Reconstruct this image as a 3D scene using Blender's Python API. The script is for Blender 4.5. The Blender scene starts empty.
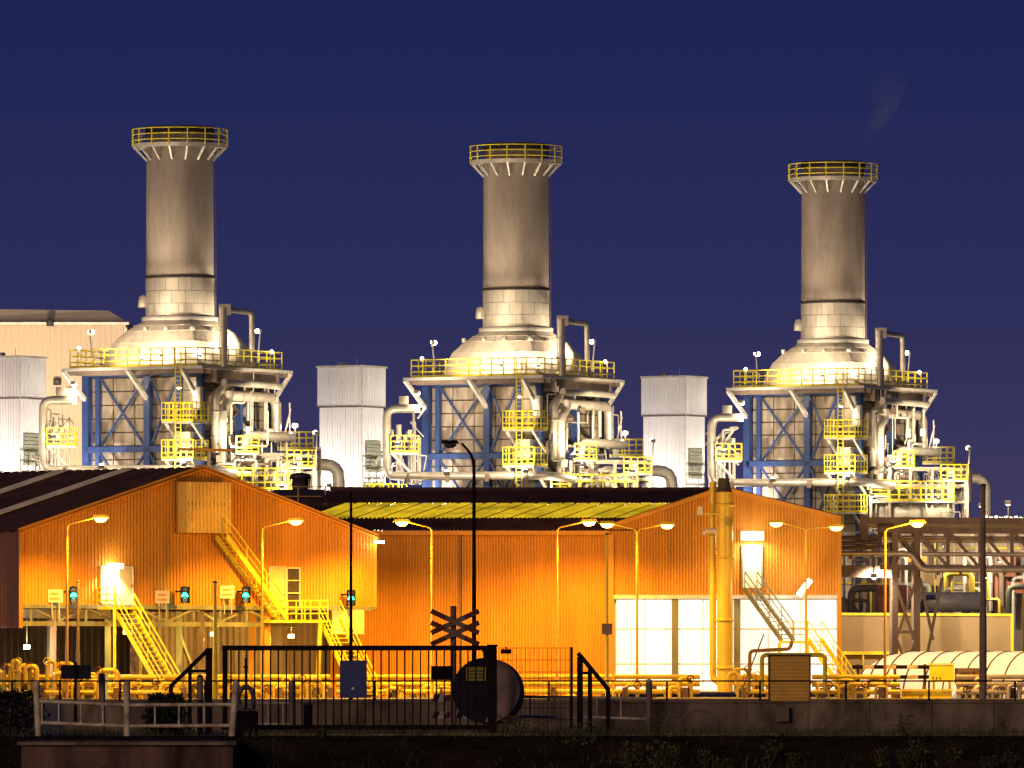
import bpy, math, random
from mathutils import Vector, Matrix
random.seed(7)
sc = bpy.context.scene
COL = sc.collection
# ---------------------------------------------------------------- camera, world, sun, exposure
F = 8000.0; EYE = 1.75; HY = 667.0          # focal length in pixels, eye height, horizon row
cam = bpy.data.cameras.new('camera'); cam_o = bpy.data.objects.new('camera', cam); COL.objects.link(cam_o)
cam.sensor_width = 36; cam.lens = F / 1024 * 36; cam.shift_y = (HY - 384) / 1024
cam.clip_start = 1; cam.clip_end = 20000
cam_o.location = (0, 0, EYE); cam_o.rotation_euler = (math.pi / 2, 0, 0)
sc.camera = cam_o
world = bpy.data.worlds.new('World'); sc.world = world; world.use_nodes = True
wn, wl_ = world.node_tree.nodes, world.node_tree.links
bgn = wn['Background']
tc = wn.new('ShaderNodeTexCoord'); sx = wn.new('ShaderNodeSeparateXYZ'); wr = wn.new('ShaderNodeValToRGB')
wl_.new(tc.outputs['Generated'], sx.inputs[0]); wl_.new(sx.outputs['Z'], wr.inputs[0]); wl_.new(wr.outputs[0], bgn.inputs[0])
cr = wr.color_ramp
cr.elements[0].position = 0.0; cr.elements[0].color = (.066, .053, .130, 1)
cr.elements[1].position = 1.0; cr.elements[1].color = (.005, .009, .045, 1)
for p, c in ((.022, (.047, .040, .112)), (.042, (.028, .029, .102)), (.062, (.0190, .0230, .096)), (.085, (.0115, .0180, .086)), (.2, (.008, .014, .068))):
    e = cr.elements.new(p); e.color = (*c, 1)
bgn.inputs[1].default_value = 1.0
sun = bpy.data.lights.new('dusk_sun', 'SUN'); sun.energy = .9; sun.angle = math.radians(20); sun.color = (1, .70, .46)
sun_o = bpy.data.objects.new('dusk_sun', sun); COL.objects.link(sun_o)
sun_o.rotation_euler = (math.radians(79), 0, math.radians(-25))
sc.view_settings.view_transform = 'Standard'; sc.view_settings.look = 'None'
sc.view_settings.exposure = 0; sc.view_settings.gamma = 1
sc.render.engine = 'CYCLES'
sc.cycles.use_denoising = True; sc.cycles.max_bounces = 5; sc.cycles.diffuse_bounces = 3
sc.cycles.sample_clamp_indirect = 4

# ---------------------------------------------------------------- helpers
def V(*a): return Vector(a)
def W(x, y, D): return Vector(((x - 512) / F * D, D, EYE + (HY - y) / F * D))
def m(px, D): return px * D / F

def mat(name, col, rough=.6, metal=0.0, var=.18, scale=1.2, streak=0, bump=0.0, emit=0.0, ecol=None, spec=.4, col2=None, patch=.35):
    mt = bpy.data.materials.new(name); mt.use_nodes = True
    n, l = mt.node_tree.nodes, mt.node_tree.links
    b = n['Principled BSDF']
    b.inputs['Roughness'].default_value = rough; b.inputs['Metallic'].default_value = metal
    b.inputs['Specular IOR Level'].default_value = spec
    g = n.new('ShaderNodeNewGeometry'); mp = n.new('ShaderNodeMapping'); l.new(g.outputs['Position'], mp.inputs[0])
    if streak: mp.inputs['Scale'].default_value = (1, 1, 1.0 / streak)
    t = n.new('ShaderNodeTexNoise'); t.inputs['Scale'].default_value = scale; t.inputs['Detail'].default_value = 6; t.inputs['Roughness'].default_value = .65
    l.new(mp.outputs[0], t.inputs['Vector'])
    r = n.new('ShaderNodeValToRGB'); l.new(t.outputs['Fac'], r.inputs[0])
    lo = tuple(c * (1 - var) for c in col); hi = tuple(min(1, c * (1 + var)) for c in col)
    if col2: lo = col2
    r.color_ramp.elements[0].position = patch; r.color_ramp.elements[0].color = (*lo, 1)
    r.color_ramp.elements[1].position = .65; r.color_ramp.elements[1].color = (*hi, 1)
    l.new(r.outputs[0], b.inputs['Base Color'])
    if bump:
        t2 = n.new('ShaderNodeTexNoise'); t2.inputs['Scale'].default_value = scale * 6; t2.inputs['Detail'].default_value = 4
        l.new(g.outputs['Position'], t2.inputs['Vector'])
        bp = n.new('ShaderNodeBump'); bp.inputs['Strength'].default_value = bump; bp.inputs['Distance'].default_value = .05
        l.new(t2.outputs['Fac'], bp.inputs['Height']); l.new(bp.outputs[0], b.inputs['Normal'])
    if emit:
        b.inputs['Emission Strength'].default_value = emit
        if ecol == 'tex': l.new(r.outputs[0], b.inputs['Emission Color'])
        else: b.inputs['Emission Color'].default_value = (*(ecol or col), 1)
    return mt

SOD = (1.0, .46, .035)        # sodium lamp light
WARM = (1.0, .80, .52)       # metal-halide floodlight
YSOD = (1.0, .60, .10)
M = {}
M['casing'] = mat('weathered_casing', (.29, .245, .195), .6, .15, .35, 1.3, 6, .15, col2=(.115, .08, .06), patch=.3)
M['casingback'] = mat('casing_joint_dark', (.05, .04, .032), .8)
M['hood'] = mat('insulated_hood_sheet', (.52, .46, .38), .5, .25, .22, .6, 2, .1)
M['stack'] = mat('brown_grey_steel', (.28, .24, .21), .9, 0, .2, .45, 4, .08, col2=(.19, .155, .135), spec=.1)
M['plate'] = mat('bare_steel_plate', (.55, .50, .43), .45, .35, .2, .8, 3)
M['blue'] = mat('blue_painted_steel', (.018, .042, .15), .45, 0, .2, 1.2, 4)
M['yellow'] = mat('yellow_painted_steel', (.80, .66, .03), .45, 0, .15, 2)
M['pale'] = mat('pale_galvanised_steel', (.60, .57, .52), .45, .2, .15, 2)
M['pipe'] = mat('insulated_pipe_cladding', (.55, .50, .42), .4, .4, .2, 1, 1, .05)
M['whitepipe'] = mat('white_pipe_cladding', (.60, .56, .48), .45, .1, .15, 1.5)
M['dark'] = mat('dark_steel', (.05, .042, .04), .6, 0, .3, 1.5)
M['brownsteel'] = mat('brown_primer_steel', (.175, .13, .105), .6, 0, .3, 1, 3)
M['whiteclad'] = mat('white_cladding', (.72, .70, .72), .5, 0, .1, .3, 8)
M['hallclad'] = mat('beige_hall_cladding', (.50, .40, .31), .6, 0, .08, .1, 6)
M['hallroof'] = mat('beige_hall_roof', (.42, .36, .30), .6, 0, .1, .2)
M['orange'] = mat('orange_cladding', (.60, .268, .03), .55, 0, .2, .35, 7, .05, spec=.25)
M['bayclad'] = mat('lamplit_bay_cladding', (.74, .50, .12), .5, 0, .12, .5, 5)  # lamp glow on the bay put into a yellower cladding colour
M['recess'] = mat('mauve_grey_cladding', (.27, .20, .165), .6, 0, .25, .8, 5)
M['maroon'] = mat('maroon_cladding', (.20, .10, .085), .55, 0, .15, .5, 6)
M['roof'] = mat('dark_roof_sheet', (.11, .055, .04), .8, 0, .3, .6, 1, .1, spec=.1)
M['rooflight'] = mat('pale_rooflight_sheet', (.62, .44, .26), .5, 0, .25, 1, emit=.14, ecol='tex')  # slight glow put into the sheet colour to brighten the strips
M['yrooflight'] = mat('yellow_translucent_sheet', (.56, .38, .008), .5, 0, .4, .5, 1, emit=.9, ecol='tex')
M['translucent'] = mat('translucent_wall_sheet', (.85, .84, .76), .5, 0, .2, .5, 3, emit=.9, ecol='tex')
M['steelgrey'] = mat('grey_green_steel', (.20, .21, .15), .55, 0, .25, 1, 3)
M['concrete'] = mat('stained_concrete', (.17, .125, .095), .9, 0, .5, 1.1, 2.5, .4, spec=.1, col2=(.055, .04, .03))
M['concrete_dark'] = mat('dark_wet_concrete', (.12, .07, .06), .9, 0, .5, .9, 6, .4, spec=.1, col2=(.03,.018,.016))
M['ground'] = mat('yard_concrete', (.22, .19, .14), .85, 0, .4, .25, 0, .2)
M['soil'] = mat('verge_soil', (.035, .024, .015), .95, 0, .5, .8, 0, .5, spec=0)
M['railpaint'] = mat('worn_cream_paint', (.52, .44, .33), .6, 0, .35, 3, 0, .1, col2=(.26, .18, .12))
M['black'] = mat('black_paint', (.012, .008, .009), .8, 0, .3, 2, spec=.05)
M['navy'] = mat('navy_sign_board', (.022, .017, .034), .8, 0, .25, 2, spec=.08)
M['navyblue'] = mat('blue_sign_board', (.018, .03, .16), .4, 0, .1, 2)
M['signgrey'] = mat('dark_sign_grey', (.16, .115, .10), .7, .1, .2, 3, spec=.2)  # on the crossing arms, backlit shade of white paint put into the colour
M['signwhite'] = mat('cream_sign_plate', (.72, .66, .48), .5, 0, .06, 3)
M['signyellow'] = mat('yellow_notice', (.30, .22, .02), .5, 0, .1, 3)
M['redpaint'] = mat('red_paint', (.10, .016, .012), .7, 0, .2, 3)
M['whitepaint'] = mat('white_paint', (.55, .50, .46), .5, 0, .15, 3)
M['doordark'] = mat('dark_door_glass', (.05, .045, .04), .25, 0, .2, 2)
M['cream'] = mat('cream_door', (.72, .62, .36), .5, 0, .06, 2)
M['yellowpipe'] = mat('yellow_pipe_and_post', (.62, .46, .06), .4, .1, .15, 1, 3)
M['kiosk'] = mat('brown_kiosk', (.62, .34, .05), .55, 0, .12, 1.5)
M['tarp'] = mat('white_tarpaulin', (.74, .70, .70), .55, 0, .12, 1.2, 0, .15, emit=.34, ecol=(.80,.78,.86))  # faint glow put into the sheet to whiten it, no lamp inside
M['bund'] = mat('olive_brown_panel', (.32, .22, .11), .7, 0, .12, .4)
M['redbox'] = mat('faded_red_steel', (.40, .13, .07), .6, 0, .15, 1)
M['domeroof'] = mat('dark_tank_roof', (.07, .05, .045), .6, 0, .3, .6)
M['rust'] = mat('drum_steel', (.16, .10, .09), .55, .2, .4, 1.5, 0, .2)
M['leaf'] = mat('weed_leaf', (.075, .075, .022), .7, 0, .4, 4)
M['bushleaf'] = mat('dark_bush_leaf', (.020, .020, .012), .8, 0, .4, 4)
M['stem'] = mat('weed_stem', (.06, .05, .02), .8, 0, .3, 4)
def emat(name, col, s):
    mt = bpy.data.materials.new(name); mt.use_nodes = True
    b = mt.node_tree.nodes['Principled BSDF']; b.inputs['Base Color'].default_value = (*col, 1)
    b.inputs['Emission Color'].default_value = (*col, 1); b.inputs['Emission Strength'].default_value = s
    return mt
M['sodlens'] = emat('sodium_lens', (1, .58, .14), 16)
M['whitelens'] = emat('floodlight_lens', (1, .90, .70), 16)
M['doorlens'] = emat('door_lamp_lens', (1, .9, .72), 4)
M['greenlens'] = emat('green_signal', (.05, .8, .5), 2.6)
M['deadlens'] = mat('unlit_lens', (.10, .08, .07), .3, 0, .1, 2)

def wloc(o):
    v = Vector((0, 0, 0))
    while o is not None: v = v + o.location; o = o.parent
    return v
def tag(o, label, cat, group=None, kind=None):
    if label: o['label'] = label
    if cat: o['category'] = cat
    if group: o['group'] = group
    if kind: o['kind'] = kind
    return o
def thing(name, label, cat, loc, group=None):
    o = bpy.data.objects.new(name, None); COL.objects.link(o); o.location = loc
    o.empty_display_size = .3
    return tag(o, label, cat, group)

class MB:
    def __init__(s): s.v = []; s.f = []; s.s = []
    def add(s, vs, fs, smooth=False):
        k = len(s.v); s.v += [Vector(a) for a in vs]
        for q in fs: s.f.append([i + k for i in q]); s.s.append(smooth)
        return s
    def box(s, x0, x1, y0, y1, z0, z1):
        return s.add([(x0,y0,z0),(x1,y0,z0),(x1,y1,z0),(x0,y1,z0),(x0,y0,z1),(x1,y0,z1),(x1,y1,z1),(x0,y1,z1)],
              [(0,3,2,1),(4,5,6,7),(0,1,5,4),(1,2,6,5),(2,3,7,6),(3,0,4,7)])
    def bar(s, p, q, w, h=None):
        mt = barmat(p, q, w, h or w)
        return s.add([mt @ Vector(c) for c in CUBE], CUBEF)
    def tube(s, pts, r, n=10, cap=True):
        pts = [Vector(p) for p in pts]; rings = []
        d0 = (pts[1] - pts[0]).normalized()
        up = Vector((0,0,1)) if abs(d0.z) < .9 else Vector((0,1,0))
        a = d0.cross(up).normalized()
        for i, p in enumerate(pts):
            d = (pts[min(i+1, len(pts)-1)] - pts[max(i-1, 0)]).normalized()
            a = (a - d * a.dot(d))
            a = a.normalized() if a.length > 1e-4 else d.orthogonal().normalized()
            b = d.cross(a)
            rr = r[i] if isinstance(r, (list, tuple)) else r
            rings.append([p + (a * math.cos(2*math.pi*k/n) + b * math.sin(2*math.pi*k/n)) * rr for k in range(n)])
        k0 = [v for rg in rings for v in rg]
        fs = [(i*n+k, i*n+(k+1) % n, (i+1)*n+(k+1) % n, (i+1)*n+k) for i in range(len(rings)-1) for k in range(n)]
        s.add(k0, fs, True)
        if cap:
            s.add(rings[0], [tuple(reversed(range(n)))]); s.add(rings[-1], [tuple(range(n))])
        return s
    def lathe(s, prof, c, n=32, smooth=True, close=False):
        c = Vector(c); vs = []
        for r, z in prof:
            vs += [c + Vector((r*math.cos(2*math.pi*k/n), r*math.sin(2*math.pi*k/n), z)) for k in range(n)]
        fs = [(i*n+k, i*n+(k+1) % n, (i+1)*n+(k+1) % n, (i+1)*n+k) for i in range(len(prof)-1) for k in range(n)]
        return s.add(vs, fs, smooth)
    def prism(s, poly, ext):
        """poly: list of 3D points in one plane; ext: extrusion vector"""
        n = len(poly); ext = Vector(ext); poly = [Vector(p) for p in poly]
        return s.add(poly + [p + ext for p in poly], [tuple(range(n)), tuple(reversed(range(n, 2*n)))] +
                     [(i, i+n, (i+1) % n + n, (i+1) % n) for i in range(n)])
    def build(s, name, mt, parent=None, kind=None):
        off = wloc(parent) if parent else Vector((0,0,0))
        me = bpy.data.meshes.new(name); me.from_pydata([tuple(v - off) for v in s.v], [], s.f)
        me.polygons.foreach_set('use_smooth', s.s)
        me.materials.append(M[mt] if isinstance(mt, str) else mt); me.update()
        o = bpy.data.objects.new(name, me); COL.objects.link(o)
        if parent: o.parent = parent
        if kind: o['kind'] = kind
        return o
CUBE = [(-.5,-.5,-.5),(.5,-.5,-.5),(.5,.5,-.5),(-.5,.5,-.5),(-.5,-.5,.5),(.5,-.5,.5),(.5,.5,.5),(-.5,.5,.5)]
CUBEF = [(0,3,2,1),(4,5,6,7),(0,1,5,4),(1,2,6,5),(2,3,7,6),(3,0,4,7)]
def barmat(p, q, w, h):
    p, q = Vector(p), Vector(q); d = q - p; L = d.length; z = d / L
    x = Vector((0,0,1)).cross(z)
    if x.length < 1e-3: x = Vector((1,0,0))
    x.normalize(); y = z.cross(x)
    R = Matrix((x, y, z)).transposed().to_4x4()
    return Matrix.Translation((p + q) / 2) @ R @ Matrix.Diagonal((w, h, L, 1))
_cubes = {}
def cube(mt):
    if mt not in _cubes:
        me = bpy.data.meshes.new('bar_' + mt); me.from_pydata(CUBE, [], CUBEF); me.materials.append(M[mt]); _cubes[mt] = me
    return _cubes[mt]
def bar(name, p, q, w, mt, parent, h=None):
    """one straight bar as a part of its own, sharing a mesh"""
    o = bpy.data.objects.new(name, cube(mt)); COL.objects.link(o)
    off = wloc(parent) if parent else Vector((0,0,0))
    o.matrix_basis = Matrix.Translation(-off) @ barmat(p, q, w, h or w)
    o.parent = parent
    return o
def rbox(name, c, s, mt, parent, rz=0):
    o = bpy.data.objects.new(name, cube(mt)); COL.objects.link(o)
    off = wloc(parent) if parent else Vector((0,0,0))
    o.matrix_basis = Matrix.Translation(Vector(c) - off) @ Matrix.Rotation(rz, 4, 'Z') @ Matrix.Diagonal((*s, 1))
    o.parent = parent
    return o
def elbow(pts, r):
    """round the corners of a polyline"""
    pts = [Vector(p) for p in pts]; out = [pts[0]]
    for i in range(1, len(pts)-1):
        a, b, c = pts[i-1], pts[i], pts[i+1]
        k = min(r, (a-b).length*.45, (c-b).length*.45)
        p, q = b + (a-b).normalized()*k, b + (c-b).normalized()*k
        for j in range(5):
            t = j/4; out.append(p*(1-t)**2 + b*2*t*(1-t) + q*t*t)
    return out + [pts[-1]]
def pipe(name, pts, r, mt, parent, n=12, er=None):
    return MB().tube(elbow(pts, er or r*2.2), r, n).build(name, mt, parent)
def lamp(kind, loc, watts, col, parent, target=None, size=.12, cone=150, blend=.5):
    l = bpy.data.lights.new('lamp_light', kind); l.energy = watts; l.color = col; l.shadow_soft_size = size
    if kind == 'SPOT': l.spot_size = math.radians(cone); l.spot_blend = blend
    o = bpy.data.objects.new('lamp_light', l); COL.objects.link(o)
    o.location = Vector(loc) - (wloc(parent) if parent else Vector((0,0,0))); o.parent = parent
    if target is not None:
        o.rotation_euler = (Vector(target) - Vector(loc)).to_track_quat('-Z', 'Y').to_euler()
    return o
def railing(pts, parent, mt='yellow', h=1.1, step=1.5, rails=3, w=.07, name='guard_rail', closed=False, toe=True):
    pts = [Vector(p) for p in pts]
    if closed: pts = pts + [pts[0]]
    b = MB()
    for p, q in zip(pts, pts[1:]):
        for k in range(rails):
            z = Vector((0,0,h*(k+1)/rails)); b.bar(p+z, q+z, w)
        if toe: b.bar(p+Vector((0,0,.09)), q+Vector((0,0,.09)), .03, .16)
    g = b.build(name, mt, parent)
    for p, q in zip(pts, pts[1:]):
        n = max(1, round((q-p).length/step))
        for k in range(n + (0 if closed else (1 if q is pts[-1] else 0))):
            a = p.lerp(q, k/n); bar('post', a, a+Vector((0,0,h+.02)), w*1.15, mt, g)
    return g
def corr(p, q, zb, zt, n, depth, out):
    """corrugated sheet between plan points p, q; zb/zt functions of 0..1; out = outward unit vector"""
    p, q = Vector(p), Vector(q); vs = []; L = []
    for i in range(n):
        for t, o in ((0,0),(.3,0),(.42,1),(.88,1)): L.append(((i+t)/n, o))
    L.append((1.0, 0))
    for t, o in L:
        c = p.lerp(q, t) + Vector(out)*depth*o
        vs += [(c.x, c.y, zb(t)), (c.x, c.y, zt(t))]
    return MB().add(vs, [(2*i, 2*i+2, 2*i+3, 2*i+1) for i in range(len(L)-1)])
def stairs(root, top, bot, wv, mt, n=16, rail=True):
    top, bot, wv = Vector(top), Vector(bot), Vector(wv)
    for k in (0, 1): bar('stringer', top+wv*k, bot+wv*k, .07, mt, root, .26)
    dd = (bot-top); hz = Vector((dd.x, dd.y, 0)).normalized()
    for i in range(n):
        c = top.lerp(bot, (i+.5)/n)
        b = bar('tread', c+wv*.04, c+wv*.96, .05, mt, root, .05)
        b.matrix_basis = Matrix.Translation(c+wv*.5 - wloc(root)) @ Matrix.Rotation(math.atan2(hz.y, hz.x), 4, 'Z') @ Matrix.Diagonal((.26, wv.length*.94, .045, 1))
    if rail:
        up = Vector((0,0,1.05))
        for k in (0, 1):
            a, b2 = top+wv*k, bot+wv*k
            bar('handrail', a+up, b2+up, .06, mt, root); bar('knee_rail', a+up*.55, b2+up*.55, .045, mt, root)
            for i in range(4):
                c = a.lerp(b2, i/3); bar('baluster', c, c+up, .055, mt, root)
def children_of(o): return [c for c in bpy.data.objects if c.parent is o]
def copy_tree(o, parent=None, kids=None):
    if kids is None:
        kids = {}
        for c in list(bpy.data.objects):
            if c.parent: kids.setdefault(c.parent.name, []).append(c)
    c = o.copy(); COL.objects.link(c); c.parent = parent
    for ch in kids.get(o.name, []): copy_tree(ch, c, kids)
    return c
def floodlight(pos, aim, watts, parent, size=.55, cone=120, col=WARM, name='floodlight', pole=None):
    pos, aim = Vector(pos), Vector(aim); d = (aim-pos).normalized()
    R = d.to_track_quat('Z', 'Y').to_matrix()
    def T(c): return pos + R @ Vector(c)
    s = size/2
    rr = s*.62
    h = MB().add([T(c) for c in ((-s*.8,-s*.5,-rr*.9),(s*.8,-s*.5,-rr*.9),(s*.8,s*.5,-rr*.9),(-s*.8,s*.5,-rr*.9),(-s*.5,-s*.4,-rr*1.7),(s*.5,-s*.4,-rr*1.7),(s*.5,s*.4,-rr*1.7),(-s*.5,s*.4,-rr*1.7))],
        [(3,2,1,0),(0,1,5,4),(1,2,6,5),(2,3,7,6),(3,0,4,7),(4,5,6,7)])
    if pole is not None: h.bar(Vector(pole), pos - d*rr*1.3, .08)
    ho = h.build(name, 'pale', parent)
    MB().lathe([(rr*math.sin(math.pi*i/7)+.001, -rr*math.cos(math.pi*i/7)) for i in range(8)], pos, 12).build('lens', 'whitelens', ho)
    lamp('SPOT', T((0,0,rr+.06)), watts, col, ho, T((0,0,5)), .12, cone, .6)
    return ho

# ---------------------------------------------------------------- setting
g = MB().add([(-9000, 203, 0), (9000, 203, 0), (9000, 15000, 0), (-9000, 15000, 0)], [(0,1,2,3)]).build('ground', 'ground')
tag(g, 'flat yard ground of the power plant', 'ground', kind='structure')
bank = MB()
N = 240
vs = []
for i in range(N+1):
    X = -60 + 120*i/N
    j = random.uniform(-.05, .05)
    vs += [(X, 203.2, .006), (X, 200.2, .006), (X, 199.5, -.12+j), (X, 197, -.95+2*j), (X, 190, -2.6)]
bank.add(vs, [(5*i+k, 5*i+k+1, 5*i+k+6, 5*i+k+5) for i in range(N) for k in range(4)], True)
tag(bank.build('canal_bank', 'soil'), 'dark earth bank sloping towards the canal', 'bank', kind='structure')
wtr = mat('dark_canal_water', (.006, .007, .012), .08, 0, .1, 1, 0, .25)
tag(MB().add([(-500,-200,-2.5),(500,-200,-2.5),(500,192,-2.5),(-500,192,-2.5)], [(0,1,2,3)]).build('water', wtr), 'dark canal water in front of the bank', 'water', kind='structure')

# ================================================================ boiler units (prototype = leftmost)
UD = 571.43; CX = W(180, 667, UD).x
ca, sa = math.cos(math.radians(30)), math.sin(math.radians(30))
def L(s, t, z): return Vector((CX + s*ca + t*sa, UD - s*sa + t*ca, z))
def U(x, y, d=0.0): return Vector((CX + (x-180)/14, UD + d, EYE + (HY-y)/14))
def R(x, y, s=5.7):
    X = (x-180)/14; t = (X - s*ca)/sa
    return Vector((CX + X, UD - s*sa + t*ca, EYE + (HY-y)/14))
RZ = -math.radians(30)
ZD = 22.95
def thin_pipes(r, seed):
    rq = random.Random(seed)
    for k in range(13):
        x = rq.uniform(214, 282); y = rq.uniform(376, 470); sd = rq.uniform(5.3, 6.8)
        x2 = min(286, max(212, x + rq.uniform(-24, 24))); y2 = y + rq.uniform(8, 60)
        pipe('service_pipe', [R(x,max(372,y-rq.uniform(5,40)),sd), R(x,y,sd), R(x2,y,sd), R(x2,y2,sd)], rq.choice((.045,.06,.09,.12)), rq.choice(('pale','pipe','whitepipe')), r, 6)
    for k in range(14):
        x = rq.uniform(44, 82); y = rq.uniform(398, 462); d = rq.uniform(-6.5, -3.5)
        pipe('service_pipe', [U(x,480,d), U(x,y,d), U(x+rq.uniform(-14,14),y,d), U(x+rq.uniform(-14,14),y+rq.uniform(5,20),d)], rq.choice((.045,.07,.1)), rq.choice(('pale','pipe','whitepipe')), r, 6)
    for k in range(12):
        rbox('instrument_box', R(rq.uniform(216,284), rq.uniform(382,468), rq.uniform(5.6,6.8)), (rq.uniform(.2,.5),.25,rq.uniform(.25,.7)), rq.choice(('pale','steelgrey','signgrey')), r)
def make_boiler():
    r = thing('heat_recovery_boiler', '', 'boiler', (CX, UD, 0))
    cas = MB(); p = [L(-4.5,-4.5,0), L(4.5,-4.5,0), L(4.5,4.5,0), L(-4.5,4.5,0)]
    cas.prism(p, (0,0,22.7)); cas = cas.build('casing', 'casingback', r)
    rnd = random.Random(3)
    for face in range(2):
        for c in range(5):
            for k in range(14):
                z = 9.2 + k*.97; e = .06 + rnd.uniform(0, .05)
                s0 = -3.6 + c*1.8
                ctr = L(s0, -4.5-e/2, z) if face == 0 else L(4.5+e/2, s0, z)
                rbox('casing_panel', ctr, (1.72, e, .88) if face == 0 else (e, 1.72, .88), 'casing', cas, RZ)
    # blue frame
    cols = [(-4.75,-4.95), (-3.75,-4.95), (.45,-4.95), (3.1,-4.95), (4.85,-4.95), (4.95,0), (4.95,4.6), (-5.2,-3.6), (-4.95,4.6)]
    for s, t in cols: 
        w = .5 if (s, t) not in ((3.1,-4.95), (-3.75,-4.95)) else .34
        o = rbox('column', L(s, t, 11.4), (w, w*.8, 22.8), 'blue', r, RZ)
    for z in (22.55, 17.2, 9.6):
        bar('beam', L(-4.75,-5.0,z), L(4.75,-5.0,z), .3, 'blue', r, .42)
        bar('beam', L(5.0,-4.7,z), L(5.0,4.7,z), .3, 'blue', r, .42)
    for (s0, s1) in ((-3.55, .25), (.65, 2.95)):
        for z0, z1 in ((17.4, 22.3), (12.0, 17.0)):
            bar('brace', L(s0,-4.9,z0), L(s1,-4.9,z1), .14, 'blue', r); bar('brace', L(s0,-5.05,z1), L(s1,-5.05,z0), .14, 'blue', r)
    for z0, z1 in ((17.4, 22.3), (11.0, 17.0)):
        bar('brace', L(4.9,-4.5,z0), L(4.9,4.3,z1), .16, 'dark', r); bar('brace', L(5.05,-4.5,z1), L(5.05,4.3,z0), .16, 'dark', r)
    # deck
    dk = MB(); dk.prism([L(-5.4,-7.2,ZD-.2), L(6.4,-7.2,ZD-.2), L(6.4,5,ZD-.2), L(-5.4,5,ZD-.2)], (0,0,.2)); dk = dk.build('deck', 'pale', r)
    for t in (-6.6, -5.6, 4.5): bar('joist', L(-5.2,t,ZD-.36), L(6.2,t,ZD-.36), .2, 'brownsteel', dk, .3)
    rbox('deck_shade_box', L(5.6,-.6,22.35), (1.0, 8.4, 1.0), 'brownsteel', r, RZ)  # added dark box standing in for the shadow under the deck edge
    for s, t, s2, t2 in ((.1,-7.1,.45,-5.1), (4.6,-7.1,4.75,-5.1), (-5.3,-7.1,-4.75,-5.1), (6.3,4.9,5.0,4.6)):
        bar('strut', L(s,t,ZD-.2), L(s2,t2,ZD-2.2), .26, 'pale', r)
    railing([L(-5.0,-6.7,ZD), L(5.7,-6.7,ZD), L(5.7,4.6,ZD), L(-5.0,4.6,ZD)], r, closed=True, h=1.3, step=1.0, w=.075)
    # hood: square to round
    n = 48; rings = []
    prof = [(0, 4.05, 0), (1.0, 3.9, .1), (1.9, 3.68, .22), (2.7, 3.3, .5), (3.1, 3.02, .75), (3.47, 2.66, 1)]
    for z, hs, k in prof:
        ring = []
        for i in range(n):
            a = 2*math.pi*i/n; c, s_ = math.cos(a), math.sin(a)
            q = hs / max(abs(c), abs(s_)) * (1 - k) + hs * k
            ring.append(L(c*q, s_*q, ZD + z))
        rings += ring
    hb = MB().add(rings, [(j*n+i, j*n+(i+1) % n, (j+1)*n+(i+1) % n, (j+1)*n+i) for j in range(len(prof)-1) for i in range(n)])
    ho = hb.build('hood', 'hood', r)
    for j in (2, 3, 4):
        z, hs, k = prof[j]
        MB().tube([v + Vector((0,0,.02)) for v in rings[j*n:(j+1)*n]] + [rings[j*n]], .022, 5, False).build('seam_rib', 'hood', ho)
    for i in range(0, n, 4):
        MB().tube([rings[j*n+i] for j in range(len(prof))], .022, 5).build('seam_rib', 'hood', ho)
    for i in (30, 34, 38, 42, 46):
        v = rings[3*n+i]; MB().lathe([(0,.3),(.16,.3),(.16,0)], v, 8).build('lifting_lug', 'pale', ho)
    # ladder platforms on the front
    for yb in (425, 462, 504):
        z = EYE + (HY-yb)/14
        q = [L(3.1,-7.3,z), L(5.7,-7.3,z), L(5.7,-5.3,z), L(3.1,-5.3,z)]
        d = MB().prism([a - Vector((0,0,.12)) for a in q], (0,0,.12)).build('landing', 'pale', r)
        railing(q, d, h=1.35, step=.55, w=.055, closed=True)
        bar('bracket', L(3.3,-7.1,z-.1), L(3.3,-5.2,z-1.6), .16, 'whitepipe', d); bar('bracket', L(5.5,-7.1,z-.1), L(5.5,-5.2,z-1.6), .16, 'whitepipe', d)
    lad = MB()
    for s in (4.3, 4.75): lad.bar(L(s,-7.4,10), L(s,-7.4,ZD+1.2), .07)
    for k in range(44): lad.bar(L(4.3,-7.4,10.2+k*.3), L(4.75,-7.4,10.2+k*.3), .04)
    lad.build('ladder', 'yellow', r)
    rbox('cabinet', L(3.9,-5.5,17.6), (1.2,.5,1.5), 'whitepipe', r, RZ); rbox('cabinet', L(5.0,-5.5,20.7), (.6,.4,1.6), 'whitepipe', r, RZ)
    # side ductwork
    P = 'duct'
    pipe(P, [R(226,311), R(226,392), R(219,397), R(219,455)], .31, 'pipe', r)
    rbox('duct_head', R(227.5,313), (.85,.7,.75), 'pipe', r)
    pipe(P, [R(231,313), R(253,314), R(253,352)], .2, 'pipe', r)
    pipe(P, [R(228,386,6.9), R(280,387,6.9)], .24, 'pipe', r)
    pipe(P, [R(224,398), R(276,398,5.9), R(276,442,5.9)], .36, 'pipe', r)
    pipe(P, [R(232,394,6.2), R(232,404,6.2), R(226,412,6.2), R(226,480,6.2)], .30, 'pipe', r)
    pipe(P, [R(292,437,6.4), R(246,437,6.4), R(246,492,6.4)], .33, 'pipe', r)
    pipe(P, [R(266,402), R(266,430)], .16, 'whitepipe', r)
    pipe(P, [U(82,403,-6), U(48,403,-6), U(48,472,-6), U(214,472,-8.5), U(240,476,-8)], .31, 'pipe', r)
    pipe(P, [U(60,419,-5), U(60,470,-5)], .22, 'whitepipe', r)
    for x in (70, 110, 150, 190): rbox('pipe_saddle', U(x,474,-6.4-.018*(x-70)), (.3,.5,.6), 'brownsteel', r)
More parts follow.
